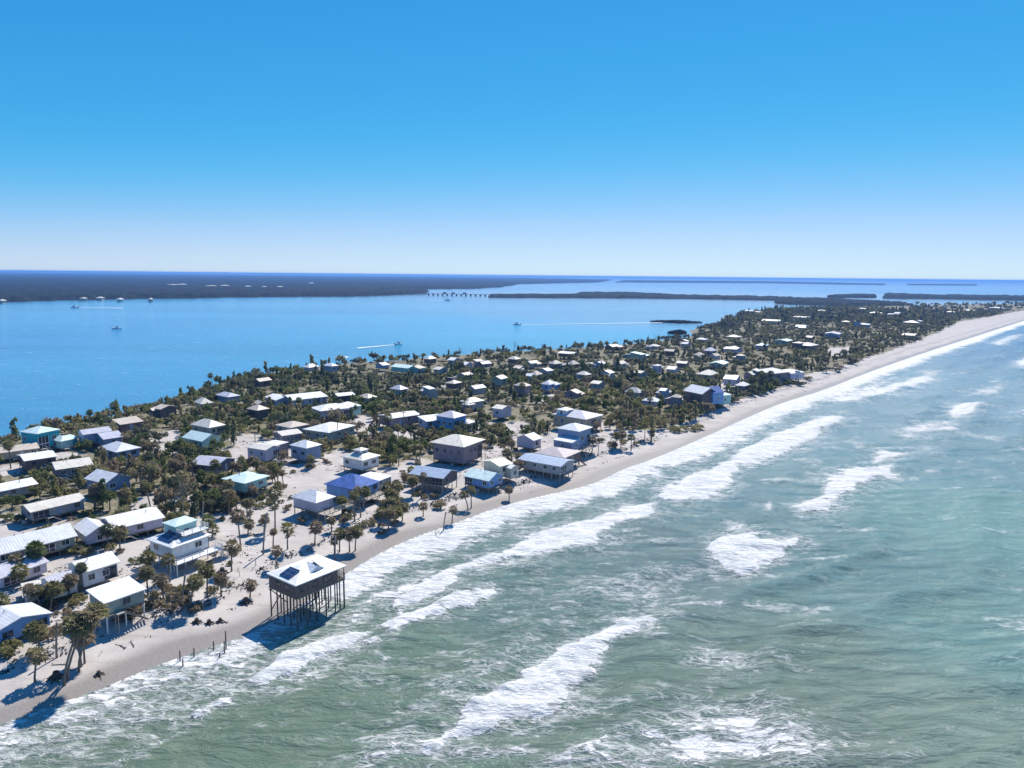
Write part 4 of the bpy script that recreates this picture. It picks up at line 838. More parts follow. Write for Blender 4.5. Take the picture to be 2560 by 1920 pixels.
for v in range(5):
    r = np.random.default_rng(300 + v); LOWT.append(leaf_cloud(r, tree_blobs(r, 5) if v < 4 else [(r.normal() * .12, r.normal() * .12, .25 + .18 * j, .34 - .03 * j) for j in range(7)], 105 if v < 4 else 80, 0.21))

def fan_crown(r, n, R, droop=0.0):
    V = []; Fc = []
    for i in range(n):
        az = 2.4 * i + r.random() * 0.5; el = math.radians(-35 + 115 * ((i + 0.5) / n)) - droop
        d = np.array([math.cos(az) * math.cos(el), math.sin(az) * math.cos(el), math.sin(el)])
        s = np.cross(d, [0, 0, 1.0]); s /= max(1e-6, np.linalg.norm(s)); u = np.cross(s, d)
        L = R * (0.42 + 0.15 * r.random()); hub = d * L; w = 0.02 * R
        k0 = len(V); V += [-s * w, s * w, hub + s * w, hub - s * w]; Fc.append((k0, k0 + 1, k0 + 2, k0 + 3))
        nb = 9
        for j in range(nb):
            t = math.radians(-78 + 156 * j / (nb - 1)); bd = d * math.cos(t) + s * math.sin(t)
            Lb = R * (0.62 - 0.12 * abs(t)) * (0.85 + 0.3 * r.random()); tip = hub + bd * Lb - np.array([0, 0, 1]) * R * (0.10 + 0.18 * r.random()) + u * 0.05 * R
            sd = np.cross(bd, u); sd /= np.linalg.norm(sd); mid = hub + bd * Lb * 0.5 + u * 0.04 * R; wb = 0.07 * R
            k0 = len(V); V += [hub, mid + sd * wb, tip, mid - sd * wb]; Fc.append((k0, k0 + 1, k0 + 2, k0 + 3))
    return np.array(V), np.array(Fc)
PALMC = {}
for v in range(5):
    r = np.random.default_rng(400 + v); LV, LF = fan_crown(r, 24 + 3 * v, 1.0, 0.1 * (v % 3))
    for m in ('leaf_palm', 'leaf_olive', 'leaf_dry', 'leaf_green', 'leaf_dark'): PALMC[(v, m)] = np_mesh('crown', LV, LF, m, False)

TODO = []      # (object, x, y, description, noun) still waiting for a label
def add_palm(base, top, R, mat, bare=False, var=None, noun='palm'):
    """base, top: world points; the trunk curves from one to the other"""
    base = np.array(base, float); top = np.array(top, float); d = top - base; h = d[2]
    root = link('palm_tree' if not bare else 'dead_palm_trunk', None, None, base); root.empty_display_size = 0.4
    pts = [(d[0] * t ** 1.5, d[1] * t ** 1.5, -0.5 if t == 0 else h * t) for t in (0, 0.2, 0.4, 0.6, 0.8, 1.0)]
    rad = np.array([0.2, 0.155, 0.145, 0.14, 0.14, 0.17]) * (0.85 + 0.03 * min(h, 9))
    MB().tube(pts, rad, 7).build('trunk', 'palm_bark' if not bare else 'deadwood', root, True)
    if not bare:
        o = link('crown', PALMC[(int(rng.integers(5)) if var is None else var, mat)], root, d, (rng.uniform(-.15, .15), rng.uniform(-.15, .15), rng.uniform(0, 6.28)), R * np.array([1, 1, 0.95]))
        if rng.random() < 0.6 or mat == 'leaf_dry':     # the skirt of dead fronds
            link('dead_fronds', PALMC[(2, 'leaf_dry')], root, d - [0, 0, 0.35 * R], (math.pi, 0, rng.uniform(0, 6.28)), (R * 0.55, R * 0.55, R * 0.6))
    size = 'tall' if h > 7.2 else 'short' if h < 4.2 else 'mid-sized'
    tone = {'leaf_palm': 'olive', 'leaf_olive': 'yellowish', 'leaf_dry': 'brown withered', 'leaf_green': 'green', 'leaf_dark': 'dark green'}[mat]
    if bare: tag(root, None, 'dead palm', 'bare palm trunks left by the storm'); TODO.append((root, base[0], base[1], f'{size} bare palm trunk', 'bare trunk'))
    else: tag(root, None, 'palm', 'palms on the sand and between the houses'); TODO.append((root, base[0], base[1], f'{size} {tone} palm', 'palm'))
    return root
def palm_px(b, t, R=1.6, mat='leaf_palm', bare=False):
    p = at(*b, 1.2); g = gz(p[0], p[1]); p = at(*b, g); k_ = p[1]
    v = fw + rt * ((t[0] - W_ / 2) / FPX) + up * ((H_ / 2 - t[1]) / FPX); q = np.array([0, 0, CAMZ]) + v * (k_ / v[1])
    return add_palm((p[0], p[1], g), q, R, mat, bare)
PALMS = [((579, 1428), (580, 1368), 1.9, 'leaf_palm'), ((719, 1373), (718, 1322), 1.8, 'leaf_olive'), ((683, 1367), (684, 1330), 1.0, 'leaf_dry'), ((787, 1358), (790, 1318), 1.9, 'leaf_dry'), ((625, 1494), (628, 1464), 1.4, 'leaf_dry'), ((849, 1381), (849, 1335), 1.7, 'leaf_palm'), ((836, 1386), (836, 1355), 1.0, 'leaf_dry'), ((874, 1381), (872, 1336), 1.8, 'leaf_dry'), ((888, 1378), (891, 1330), 1.8, 'leaf_palm'), ((988, 1318), (990, 1280), 2.0, 'leaf_olive'), ((962, 1294), (960, 1262), 1.6, 'leaf_palm'), ((1006, 1302), (1009, 1268), 1.7, 'leaf_palm'), ((829, 1329), (829, 1302), 1.2, 'leaf_dry'),
 ((87, 1707), (93, 1640), 1.6, 'leaf_olive'), ((160, 1716), (198, 1568), 2.0, 'leaf_palm'), ((168, 1702), (222, 1545), 2.0, 'leaf_palm'), ((196, 1682), (240, 1530), 1.9, 'leaf_olive'), ((204, 1668), (182, 1562), 2.1, 'leaf_palm'), ((212, 1660), (208, 1590), 2.0, 'leaf_dry'), ((475, 1520), (489, 1455), 1.8, 'leaf_olive'), ((553, 1488), (552, 1448), 1.5, 'leaf_dry'), ((430, 1532), (433, 1492), 1.5, 'leaf_dry'), ((127, 1527), (135, 1472), 1.8, 'leaf_palm'), ((101, 1635), (88, 1578), 1.9, 'leaf_palm'), ((88, 1432), (88, 1374), 2.1, 'leaf_green'), ((54, 1468), (50, 1428), 1.8, 'leaf_olive'), ((36, 1445), (40, 1400), 1.7, 'leaf_palm'), ((200, 1480), (203, 1420), 1.3, 'leaf_dark'), ((437, 1282), (434, 1205), 1.8, 'leaf_dark'), ((372, 1215), (372, 1140), 1.6, 'leaf_dark'), ((455, 1290), (456, 1190), 1.9, 'leaf_olive'), ((375, 1235), (378, 1172), 1.8, 'leaf_green'), ((275, 1275), (274, 1240), 1.8, 'leaf_green'), ((240, 1275), (238, 1236), 1.8, 'leaf_green'), ((310, 1280), (312, 1252), 1.8, 'leaf_palm'),
 ((1170, 1275), (1160, 1237), 1.5, 'leaf_palm'), ((1178, 1272), (1178, 1226), 1.5, 'leaf_palm'), ((1058, 1292), (1058, 1266), 1.4, 'leaf_palm'), ((1273, 1252), (1272, 1224), 1.4, 'leaf_dry'), ((1130, 1310), (1133, 1275), 1.4, 'leaf_dry'), ((1578, 1127), (1578, 1094), 1.7, 'leaf_dark'), ((1585, 1071), (1592, 1010), 2.0, 'leaf_olive'), ((1556, 1073), (1550, 1003), 2.2, 'leaf_palm'), ((1602, 1066), (1604, 1022), 1.9, 'leaf_palm'), ((1540, 1120), (1540, 1090), 2.0, 'leaf_palm'), ((1552, 1118), (1556, 1086), 1.8, 'leaf_dry'), ((1030, 1240), (1034, 1205), 1.6, 'leaf_dry'), ((1010, 1215), (1010, 1190), 1.4, 'leaf_dry'), ((1295, 1185), (1297, 1160), 1.8, 'leaf_dry'), ((1480, 1130), (1482, 1100), 1.7, 'leaf_dry'), ((620, 1335), (622, 1310), 1.5, 'leaf_dry'), ((660, 1330), (663, 1300), 1.2, 'leaf_dry'), ((530, 1345), (532, 1325), 1.7, 'leaf_palm'), ((425, 1455), (420, 1400), 1.6, 'leaf_palm'), ((372, 1440), (370, 1395), 1.8, 'leaf_palm'), ((300, 1375), (300, 1330), 1.8, 'leaf_palm'), ((270, 1372), (268, 1325), 1.9, 'leaf_dark'), ((370, 1490), (366, 1432), 1.7, 'leaf_palm'),
 ((2041, 925), (2043, 897), 2.0, 'leaf_dark'), ((2066, 930), (2064, 898), 2.6, 'leaf_dark'), ((2108, 916), (2110, 890), 2.2, 'leaf_dark'), ((1996, 955), (1998, 915), 2.4, 'leaf_dark'), ((1880, 985), (1881, 950), 2.4, 'leaf_dark'), ((1905, 975), (1908, 940), 2.6, 'leaf_dark'), ((1925, 968), (1927, 935), 2.4, 'leaf_dark'), ((2300, 850), (2302, 828), 2.2, 'leaf_dark'), ((2370, 818), (2371, 800), 2.4, 'leaf_dark')]
for q in PALMS: palm_px(*q)
for b, t in (((658, 1386), (668, 1282)), ((142, 1645), (142, 1556)), ((838, 1400), (838, 1340)), ((455, 1520), (463, 1438)), ((1108, 1330), (1115, 1280)), ((507, 1325), (508, 1255)), ((545, 1475), (548, 1425)), ((700, 1445), (690, 1400))): palm_px(b, t, bare=True)

# random palms: a few on the open sand, more between the houses
def scatter(n, lo_r, hi_r, fn, seed):
    r = np.random.default_rng(seed); s = r.random(n) ** 1.0
    rad = np.exp(r.uniform(math.log(lo_r), math.log(hi_r), n)); t = r.uniform(-math.radians(44), math.radians(44), n)
    P = np.c_[rad * np.sin(t), rad * np.cos(t)]
    return P[fn(P)]
def ok_land(P):
    dg, db = shore(P); return (dg > 13) & (db > 6)
Pc = scatter(4000, 95, 420, ok_land, 5); vg = veg_at(Pc); fd = foot_dist(Pc)
r = np.random.default_rng(6); pr = np.where(vg < 0.5, 0.05, 0.10)
Pc = Pc[(r.random(len(Pc)) < pr) & (fd > 1.3) & ~in_front(Pc, 3.0)]
kept = []
for p in Pc:
    if all((p[0] - q[0]) ** 2 + (p[1] - q[1]) ** 2 > 9 for q in kept): kept.append(p)
for p in kept[:150]:
    g = gz(*p); h = float(np.clip(rng.normal(5.6, 1.4), 3, 9.0)); open_ = veg_at(np.array([p]))[0] < .5
    add_palm((p[0], p[1], g), (p[0] + rng.normal(0, .5), p[1] + rng.normal(0, .4), g + h), rng.uniform(1.4, 2.1), str(rng.choice(['leaf_palm', 'leaf_dry', 'leaf_olive', 'leaf_green'], p=[.4, .3 if open_ else .15, .15, .15 if open_ else .3])))

# brush: thickets of low palms and dry scrub between the beach houses
BRUSH_PX = [(14, 16, .35, [(545, 1250), (640, 1222), (720, 1215), (735, 1255), (640, 1300), (560, 1312)]), (13, 18, .55, [(850, 1240), (960, 1225), (1030, 1265), (1000, 1320), (880, 1342), (840, 1290)]), (4, 9, .8, [(1000, 1185), (1050, 1200), (1090, 1255), (1040, 1262)]), (10, 14, .45, [(1480, 1062), (1600, 1055), (1640, 1110), (1500, 1130)]), (3, 14, .9, [(250, 1530), (480, 1470), (530, 1500), (330, 1562)]), (4, 14, .2, [(900, 1095), (1060, 1110), (1060, 1160), (960, 1168), (890, 1130)]), (5, 14, .75, [(1205, 1105), (1320, 1110), (1330, 1165), (1220, 1180)]), (3, 12, .9, [(700, 1150), (800, 1140), (830, 1165), (700, 1195)]), (4, 14, .6, [(120, 1480), (210, 1470), (200, 1540), (60, 1560)])]
BRUSH = []
for npalm, nshrub, dry, q in BRUSH_PX:
    poly = [at(x, y, 1.2)[:2] for x, y in q]; A = np.array(poly); lo, hi = A.min(0), A.max(0); r = np.random.default_rng(int(q[0][0])); done = 0; tries = 0
    while done < npalm + nshrub and tries < 4000:
        tries += 1; p = lo + r.random(2) * (hi - lo)
        if not in_poly(np.array([p]), poly)[0] or foot_dist(np.array([p]))[0] < 0.7: continue
        if done < npalm:
            g = gz(*p); h = float(np.clip(r.normal(4.3, 1.1), 2.2, 7.0))
            add_palm((p[0], p[1], g), (p[0] + r.normal(0, .4), p[1] + r.normal(0, .3), g + h), r.uniform(1.2, 1.8), str(r.choice(['leaf_dry', 'leaf_palm', 'leaf_olive'], p=[dry * .7, 1 - dry * .7 - .2, .2])))
        else: BRUSH.append((p, r.uniform(.9, 2.0), 'leaf_dry' if r.random() < dry else 'leaf_olive' if r.random() < .6 else 'leaf_green'))
        done += 1

# broadleaf trees and shrubs
def thin(P, R, k=0.62):
    """keep plants that do not stand inside each other"""
    cell = {}; keep = []
    for i, (p, r_) in enumerate(zip(P, R)):
        c = (int(p[0] // 6), int(p[1] // 6)); ok = True
        for a_ in (-1, 0, 1):
            for b_ in (-1, 0, 1):
                for j in cell.get((c[0] + a_, c[1] + b_), ()):
                    if (p[0] - P[j][0]) ** 2 + (p[1] - P[j][1]) ** 2 < (k * (r_ + R[j])) ** 2: ok = False; break
                if not ok: break
            if not ok: break
        if ok: cell.setdefault(c, []).append(i); keep.append(i)
    return np.array(keep)
def uniform_area(n, lo_r, hi_r, seed):
    r = np.random.default_rng(seed); rad = np.sqrt(r.uniform(lo_r ** 2, hi_r ** 2, n)); t = r.uniform(-math.radians(46), math.radians(46), n)
    return np.c_[rad * np.sin(t), rad * np.cos(t)]
Pt = np.concatenate([uniform_area(16000, 95, 420, 21), uniform_area(32000, 420, 1500, 22), uniform_area(9000, 1500, 2900, 24)])
Pt = Pt[ok_land(Pt)]; vg = veg_at(Pt); fd = foot_dist(Pt)
r = np.random.default_rng(23); Rt = r.uniform(1.5, 3.4, len(Pt)) * np.where(r.random(len(Pt)) < 0.12, 1.35, 1.0)
dens = fbm(Pt[:, 0] * 0.02, Pt[:, 1] * 0.02, 91)
mk = (vg > 0.55) & (fd > Rt * 0.55) & (dens + (r.random(len(Pt)) - .5) * .35 > np.where(Pt[:, 1] < 225, 0.40, np.where(Pt[:, 1] < 480, 0.30, 0.24)))
fr = in_front(Pt, 4.0); mk &= ~(fr & (r.random(len(Pt)) < 0.45)) 
Pt, Rt = Pt[mk], Rt[mk]; fr = fr[mk]; Rt = np.where(fr, np.minimum(Rt, 1.75), Rt)
big = Pt[:, 1] > 900; Rt = np.where(big, Rt * 1.5, Rt)
kp = thin(Pt, Rt, 0.52); Pt, Rt = Pt[kp], Rt[kp]
dist = np.hypot(Pt[:, 0], Pt[:, 1]); order = np.argsort(dist / Rt); Pt, Rt, dist = Pt[order], Rt[order], dist[order]
tone = fbm(Pt[:, 0] * 0.03, Pt[:, 1] * 0.03, 95) + (np.random.default_rng(3).random(len(Pt)) - .5) * .5
hgt = height(Pt)
NT = 290
dark_poly = [at(*q, 3)[:2] for q in ((830, 915), (960, 905), (1110, 900), (1130, 930), (1000, 955), (850, 950))]
isdark = in_poly(Pt, dark_poly)
def leafmat(t, d, dk):
    if dk: return 'leaf_dark'
    if d > 330: return 'leaf_dark' if t < 0.44 else 'leaf_green' if t < 0.58 else 'leaf_olive' if t < .78 else 'leaf_dry'
    return 'leaf_dark' if t < 0.28 else 'leaf_green' if t < 0.5 else 'leaf_olive' if t < 0.68 else 'leaf_dry'
WOOD = {}
for i in range(len(Pt)):
    m = leafmat(tone[i], dist[i], isdark[i]); R = Rt[i]; p = Pt[i]; hh = (0.85 + 0.5 * ((i * 37) % 11) / 11)
    if isdark[i]: hh *= 0.55
    if i < NT:
        v = i % 6; tr, cr = TREE[v]
        o = link('broadleaf_tree', None, None, (p[0], p[1], hgt[i]), (0, 0, float(rng.uniform(0, 6.28)))); o.empty_display_size = .4
        sc = (R, R, R * hh * 1.25)
        link('trunk', tr, o, None, None, sc); link('crown', cr[m], o, None, None, sc)
        tag(o, None, 'tree', 'broadleaf trees between the houses')
        sz = 'large' if R > 3.0 else 'small' if R < 2.0 else 'mid-sized'
        TODO.append((o, p[0], p[1], f"{sz} {dict(leaf_dark='dark green', leaf_green='green', leaf_olive='olive', leaf_dry='dry brownish')[m]} leafy tree", 'tree'))
    else:
        LV, LF = LOWT[i % 5]; a_ = rng.uniform(0, 6.28); c_, s_ = math.cos(a_), math.sin(a_)
        Q = np.c_[(LV[:, 0] * c_ - LV[:, 1] * s_) * R, (LV[:, 0] * s_ + LV[:, 1] * c_) * R, LV[:, 2] * R * hh * 1.25] + [p[0], p[1], hgt[i]]
        WOOD.setdefault('leaf_far' if m != 'leaf_olive' and dist[i] > 450 else m, []).append((Q, LF))
if DEBUG: print('TREES', len(Pt), {k_: len(v_) for k_, v_ in WOOD.items()})
WN = {'leaf_far': 'dark green woodland covering the far end of the island', 'leaf_olive': 'olive scrubby woodland between the far houses', 'leaf_green': 'green scrubby woodland between the middle houses', 'leaf_dark': 'dark low mangrove woodland behind the houses', 'leaf_dry': 'dry brownish scrub woodland between the middle houses'}
for m, L_ in WOOD.items():
    off_ = 0; VV = []; FF = []
    for Q, LF in L_: VV.append(Q); FF.append(LF + off_); off_ += len(Q)
    tag(link('woodland', np_mesh('woodland', np.concatenate(VV), np.concatenate(FF), m, False)), WN[m], 'woodland', None, 'stuff')

# shrubs: the storm-beaten undergrowth and the clumps on the sand
BUSH_PX = [((160, 1385), 4.6, 'leaf_olive'), ((205, 1390), 3.2, 'leaf_olive'), ((150, 1170), 4, 'leaf_green'), ((920, 1310), 2.6, 'leaf_dry'), ((1095, 1262), 3.0, 'leaf_dry'), ((1085, 1245), 2.5, 'leaf_dry'), ((1700, 1075), 5, 'leaf_olive'), ((1740, 1070), 5, 'leaf_olive'), ((1690, 1060), 4, 'leaf_dark'), ((560, 1275), 4, 'leaf_green'), ((535, 1260), 4.2, 'leaf_olive'), ((560, 1250), 3.5, 'leaf_green'), ((340, 1545), 2.2, 'leaf_dry'), ((320, 1530), 2.5, 'leaf_dry'), ((390, 1525), 2.2, 'leaf_dry'), ((460, 1515), 2.0, 'leaf_dry'), ((490, 1520), 1.9, 'leaf_dry'), ((300, 1560), 1.4, 'leaf_dry'), ((20, 1640), 2.4, 'leaf_olive'), ((120, 1600), 2.2, 'leaf_dry'), ((150, 1585), 1.8, 'leaf_dry'), ((30, 1310), 4, 'leaf_green'), ((1300, 1170), 3, 'leaf_dry'), ((1530, 1120), 3, 'leaf_dry'), ((1240, 1200), 2, 'leaf_dry'), ((1050, 1100), 3, 'leaf_green'), ((1220, 1110), 4, 'leaf_olive'), ((1260, 1100), 4, 'leaf_green'), ((2050, 928), 5, 'leaf_dark'), ((2082, 928), 6, 'leaf_dark'), ((2095, 922), 4, 'leaf_dry'), ((2125, 912), 5, 'leaf_dark'), ((2140, 908), 4, 'leaf_dark'), ((1995, 962), 5, 'leaf_dark'), ((1890, 985), 6, 'leaf_dark'), ((1915, 975), 6, 'leaf_dark'), ((1940, 965), 5, 'leaf_dark'), ((1860, 990), 5, 'leaf_dry'), ((1780, 1020), 5, 'leaf_dry'), ((1830, 1005), 4, 'leaf_dry'), ((2180, 885), 5, 'leaf_dry'), ((2240, 865), 6, 'leaf_dark'), ((2290, 850), 7, 'leaf_dark'), ((2340, 828), 7, 'leaf_dark'), ((2020, 950), 4, 'leaf_dry')]
Ps = uniform_area(9000, 95, 300, 33); Ps = Ps[ok_land(Ps)]; vg = veg_at(Ps); fd = foot_dist(Ps); r = np.random.default_rng(34)
Rs = r.uniform(0.7, 1.7, len(Ps)); cl = fbm(Ps[:, 0] * 0.07, Ps[:, 1] * 0.07, 97)
mk = (fd > Rs * 0.35) & (((vg > 0.5) & (r.random(len(Ps)) < 0.75)) | ((vg <= 0.5) & (cl > 0.58) & (r.random(len(Ps)) < 0.45)))
Ps, Rs = Ps[mk], Rs[mk]; kp = thin(Ps, Rs, 0.7); Ps, Rs = Ps[kp], Rs[kp]
od = np.argsort(np.hypot(Ps[:, 0], Ps[:, 1]) / Rs); Ps, Rs = Ps[od][:140], Rs[od][:140]
items = list(BRUSH)
for q, R, m in BUSH_PX:
    p = at(*q, 1.3); items.append((p[:2], R, m))
vv = veg_at(Ps)
for p, R, v_ in zip(Ps, Rs, vv): items.append((p, R, str(rng.choice(['leaf_dry', 'leaf_olive', 'leaf_green'], p=[.6, .25, .15] if v_ < .5 else [.3, .4, .3]))))
for i, (p, R, m) in enumerate(items):
    st, fo_ = SHRUB[i % 4]; o = link('shrub', None, None, (p[0], p[1], gz(*p)), (0, 0, float(rng.uniform(0, 6.28)))); o.empty_display_size = .3
    sc = (R, R, min(R, 2.6) * rng.uniform(0.8, 1.25)); link('stem', st, o, None, None, sc); link('foliage', fo_[m], o, None, None, sc)
    tag(o, None, 'shrub', 'shrubs between the houses and on the sand')
    TODO.append((o, p[0], p[1], f"{'big' if R > 2 else 'low'} {dict(leaf_dark='dark green', leaf_green='green', leaf_olive='olive', leaf_dry='dry brown')[m]} shrub", 'shrub'))

# bare trees: stripped of their leaves by the storm
def bare_mb(r, h):
    m = MB()
    def grow(p, d, L, rad, lev):
        q = p + d * L; m.tube([p, (p + q) / 2 + r.normal(size=3) * L * 0.05, q], [rad, rad * .85, rad * .65], 5, False)
        if lev == 0: return
        for _ in range(3 if lev > 1 else 2):
            nd = d + r.normal(size=3) * 0.55; nd[2] += 0.25; nd /= np.linalg.norm(nd); grow(q - d * L * r.uniform(0, .35), nd, L * r.uniform(.5, .75), rad * .6, lev - 1)
    grow(np.array([0, 0, -0.4]), np.array([0.03, 0.02, 1.0]), h * 0.42, h * 0.022, 3)
    return m
BARE = [bare_mb(np.random.default_rng(500 + i), 1.0 * 6).mesh('branches', 'deadwood') for i in range(4)]
bl = [((1476, 905), 15.0), ((455, 1275), 8), ((470, 1205), 7), ((305, 1500), 4), ((95, 1320), 6), ((885, 1010), 8), ((700, 1180), 7), ((1090, 1330), 3.4), ((1600, 1040), 7), ((1285, 880), 10), ((1650, 1060), 6), ((1480, 1080), 6), ((580, 1240), 6), ((330, 1350), 5), ((1180, 1160), 5), ((1340, 1060), 6), ((760, 1150), 5), ((270, 1060), 8), ((1700, 870), 10), ((2200, 800), 12), ((2290, 790), 12), ((2390, 785), 13), ((1640, 850), 10), ((620, 970), 8), ((1150, 885), 9), ((1860, 870), 9), ((640, 1420), 3), ((520, 1440), 3), ((600, 1445), 2.6), ((560, 1400), 3)]
for i, (q, h) in enumerate(bl):
    p = at(*q, 1.3); s_ = h / 6.0
    if foot_dist(np.array([p[:2]]))[0] < 0.6: continue
    o = link('bare_tree', BARE[i % 4], None, (p[0], p[1], gz(p[0], p[1])), (0, 0, rng.uniform(0, 6.28)), s_)
    tag(o, None, 'bare tree', 'leafless storm-stripped trees'); TODO.append((o, p[0], p[1], f"{'tall' if h > 9 else 'small' if h < 4.5 else 'mid-sized'} leafless grey tree", 'leafless tree'))
# ------------------------------------------------------------------ things on the beach
def log_mb(r, L):
    m = MB(); m.tube([(-L / 2, 0, 0.1), (0, r.uniform(-.1, .1) * L, 0.14), (L / 2, r.uniform(-.1, .1) * L, 0.12)], [0.2, 0.16, 0.09], 7)
    for _ in range(5):
        a = r.uniform(0, 6.28); m.tube([(-L / 2, 0, .1), (-L / 2 - .35 * abs(math.cos(a)), .5 * math.sin(a), .15 + .45 * abs(math.cos(a)))], [0.09, 0.03], 5)
    m.tube([(L * .2, 0, .13), (L * .32, .5, .5)], [.06, .02], 5); return m
LOGS = [log_mb(random.Random(i), 3.0 + i).mesh('driftwood', 'deadwood') for i in range(3)]
for i, q in enumerate([(1100, 1326), (1118, 1318), (490, 1556), (522, 1556), (550, 1551), (247, 1680), (330, 1608), (300, 1612), (1590, 1105), (1615, 1107), (1500, 1140), (1545, 1142), (1640, 1080), (250, 1632), (310, 1555), (1330, 1225), (1860, 1000), (2010, 975), (150, 1660), (120, 1690)]):
    p = at(*q, 0.9); o = link('driftwood', LOGS[i % 3], None, (p[0], p[1], gz(p[0], p[1]) - 0.04), (0, 0, rng.uniform(0, 6.28)), rng.uniform(0.35, 0.7))
    tag(o, None, 'driftwood', 'driftwood logs on the beach'); TODO.append((o, p[0], p[1], 'grey driftwood log on sand', 'log'))
def stump_mb(r):
    m = MB(); m.tube([(0, 0, -.2), (0, 0, .35), (.05, 0, .7)], [.4, .3, .26], 8)
    for i in range(7):
        a = i * 0.9 + r.uniform(0, .4); m.tube([(0, 0, .25), (.5 * math.cos(a), .5 * math.sin(a), .15), (.95 * math.cos(a), .95 * math.sin(a), -.08)], [.14, .1, .04], 5)
    return m
STUMP = stump_mb(random.Random(3)).mesh('stump', 'wrack')
for q, s_ in (((247, 1681), 1.0), ((492, 1556), 1.2), ((523, 1557), 1.1), ((550, 1552), 1.0), ((615, 1507), 1.5), ((140, 1693), 1.6), ((556, 1446), 1.6), ((322, 1560), 1.1)):
    p = at(*q, 0.7); o = link('tree_stump', STUMP, None, (p[0], p[1], gz(p[0], p[1])), (0, 0, rng.uniform(0, 6.28)), s_)
    tag(o, None, 'stump', 'dark stumps on the beach'); TODO.append((o, p[0], p[1], 'dark uprooted stump', 'stump'))
# posts left standing in the wash
for q, h in (((450, 1652), 1.8), ((457, 1665), 1.4), ((485, 1642), 1.6), ((534, 1625), 1.6), ((549, 1648), 1.4), ((565, 1622), 3.2), ((561, 1632), 2.2)):
    p = at(*q, 0.0); o = MB().tube([(0, 0, -1.2), (.03, 0, h * .5), (.05, .02, h)], [.11, .1, .085], 8).build('wooden_post', 'darkwood'); o.location = (p[0], p[1], gz(p[0], p[1]))
    tag(o, None, 'post', 'old posts standing in the wash'); TODO.append((o, p[0], p[1], f"{'tall' if h > 2 else 'short'} dark post in the wash", 'post'))
# wrack: the line of dead weed and sticks along the foot of the dune, and litter on the sand
r = np.random.default_rng(71); Pw = np.concatenate([uniform_area(90000, 85, 260, 72), uniform_area(50000, 260, 520, 73)]); dg, db = shore(Pw); vg = veg_at(Pw); n1_ = fbm(Pw[:, 0] * 0.05, Pw[:, 1] * 0.05, 5); n2_ = fbm(Pw[:, 0] * .12, Pw[:, 1] * .12, 78)
line = np.abs(dg + (n1_ - .5) * 9 - 13.4) < 0.35 + 1.5 * n2_
line2 = np.abs(dg + (n2_ - .5) * 5 - 8.0) < 0.25
yard = (dg > 15) & (vg < 0.6) & (n2_ > 0.54)
pk = line | (line2 & (r.random(len(Pw)) < .25)) | (yard & (r.random(len(Pw)) < .25))
Pw = Pw[pk & (foot_dist(Pw) > 0.2)]; hw = height(Pw); VV = []; FF = []
for p, h in zip(Pw, hw):
    for _ in range(4):
        a_ = r.random() * 3.14; L = r.uniform(.12, .5); w = r.uniform(.04, .14); c_, s_ = math.cos(a_), math.sin(a_); o_ = r.normal(size=2) * .35; x, y = p + o_; z0 = h - .05; t_ = r.uniform(.03, .22); k0 = len(VV)
        VV += [(x - c_ * L, y - s_ * L, z0), (x + s_ * w, y - c_ * w, z0), (x + c_ * L, y + s_ * L, z0 + .03), (x - s_ * w, y + c_ * w, z0), (x + r.normal() * .06, y + r.normal() * .06, z0 + t_ + .05)]
        FF += [(k0, k0 + 1, k0 + 4), (k0 + 1, k0 + 2, k0 + 4), (k0 + 2, k0 + 3, k0 + 4), (k0 + 3, k0, k0 + 4)]
tag(link('beach_wrack', np_mesh('beach_wrack', np.array(VV), np.array(FF), 'wrack', False)), 'dark line of dead weed and sticks along the upper beach', 'wrack', None, 'stuff')
# utility poles
for q in ((462, 1340), (1010, 1090), (640, 1150), (1330, 1120), (845, 1110)):
    p = at(*q, 1.3); root = link('utility_pole', None, None, (p[0], p[1], gz(p[0], p[1]))); root.empty_display_size = .3
    MB().tube([(0, 0, -1), (0, 0, 9.0)], [.16, .11], 8).build('pole', 'wood', root); MB().box(-1.0, 1.0, -.06, .06, 8.3, 8.45).build('crossarm', 'wood', root)
    for x in (-.85, 0, .85): MB().tube([(x, 0, 8.45), (x, 0, 8.65)], [.05, .04], 6).build('insulator', 'trim', root)
    tag(root, None, 'pole', 'utility poles in the village'); TODO.append((root, p[0], p[1], 'thin brown utility pole', 'utility pole'))

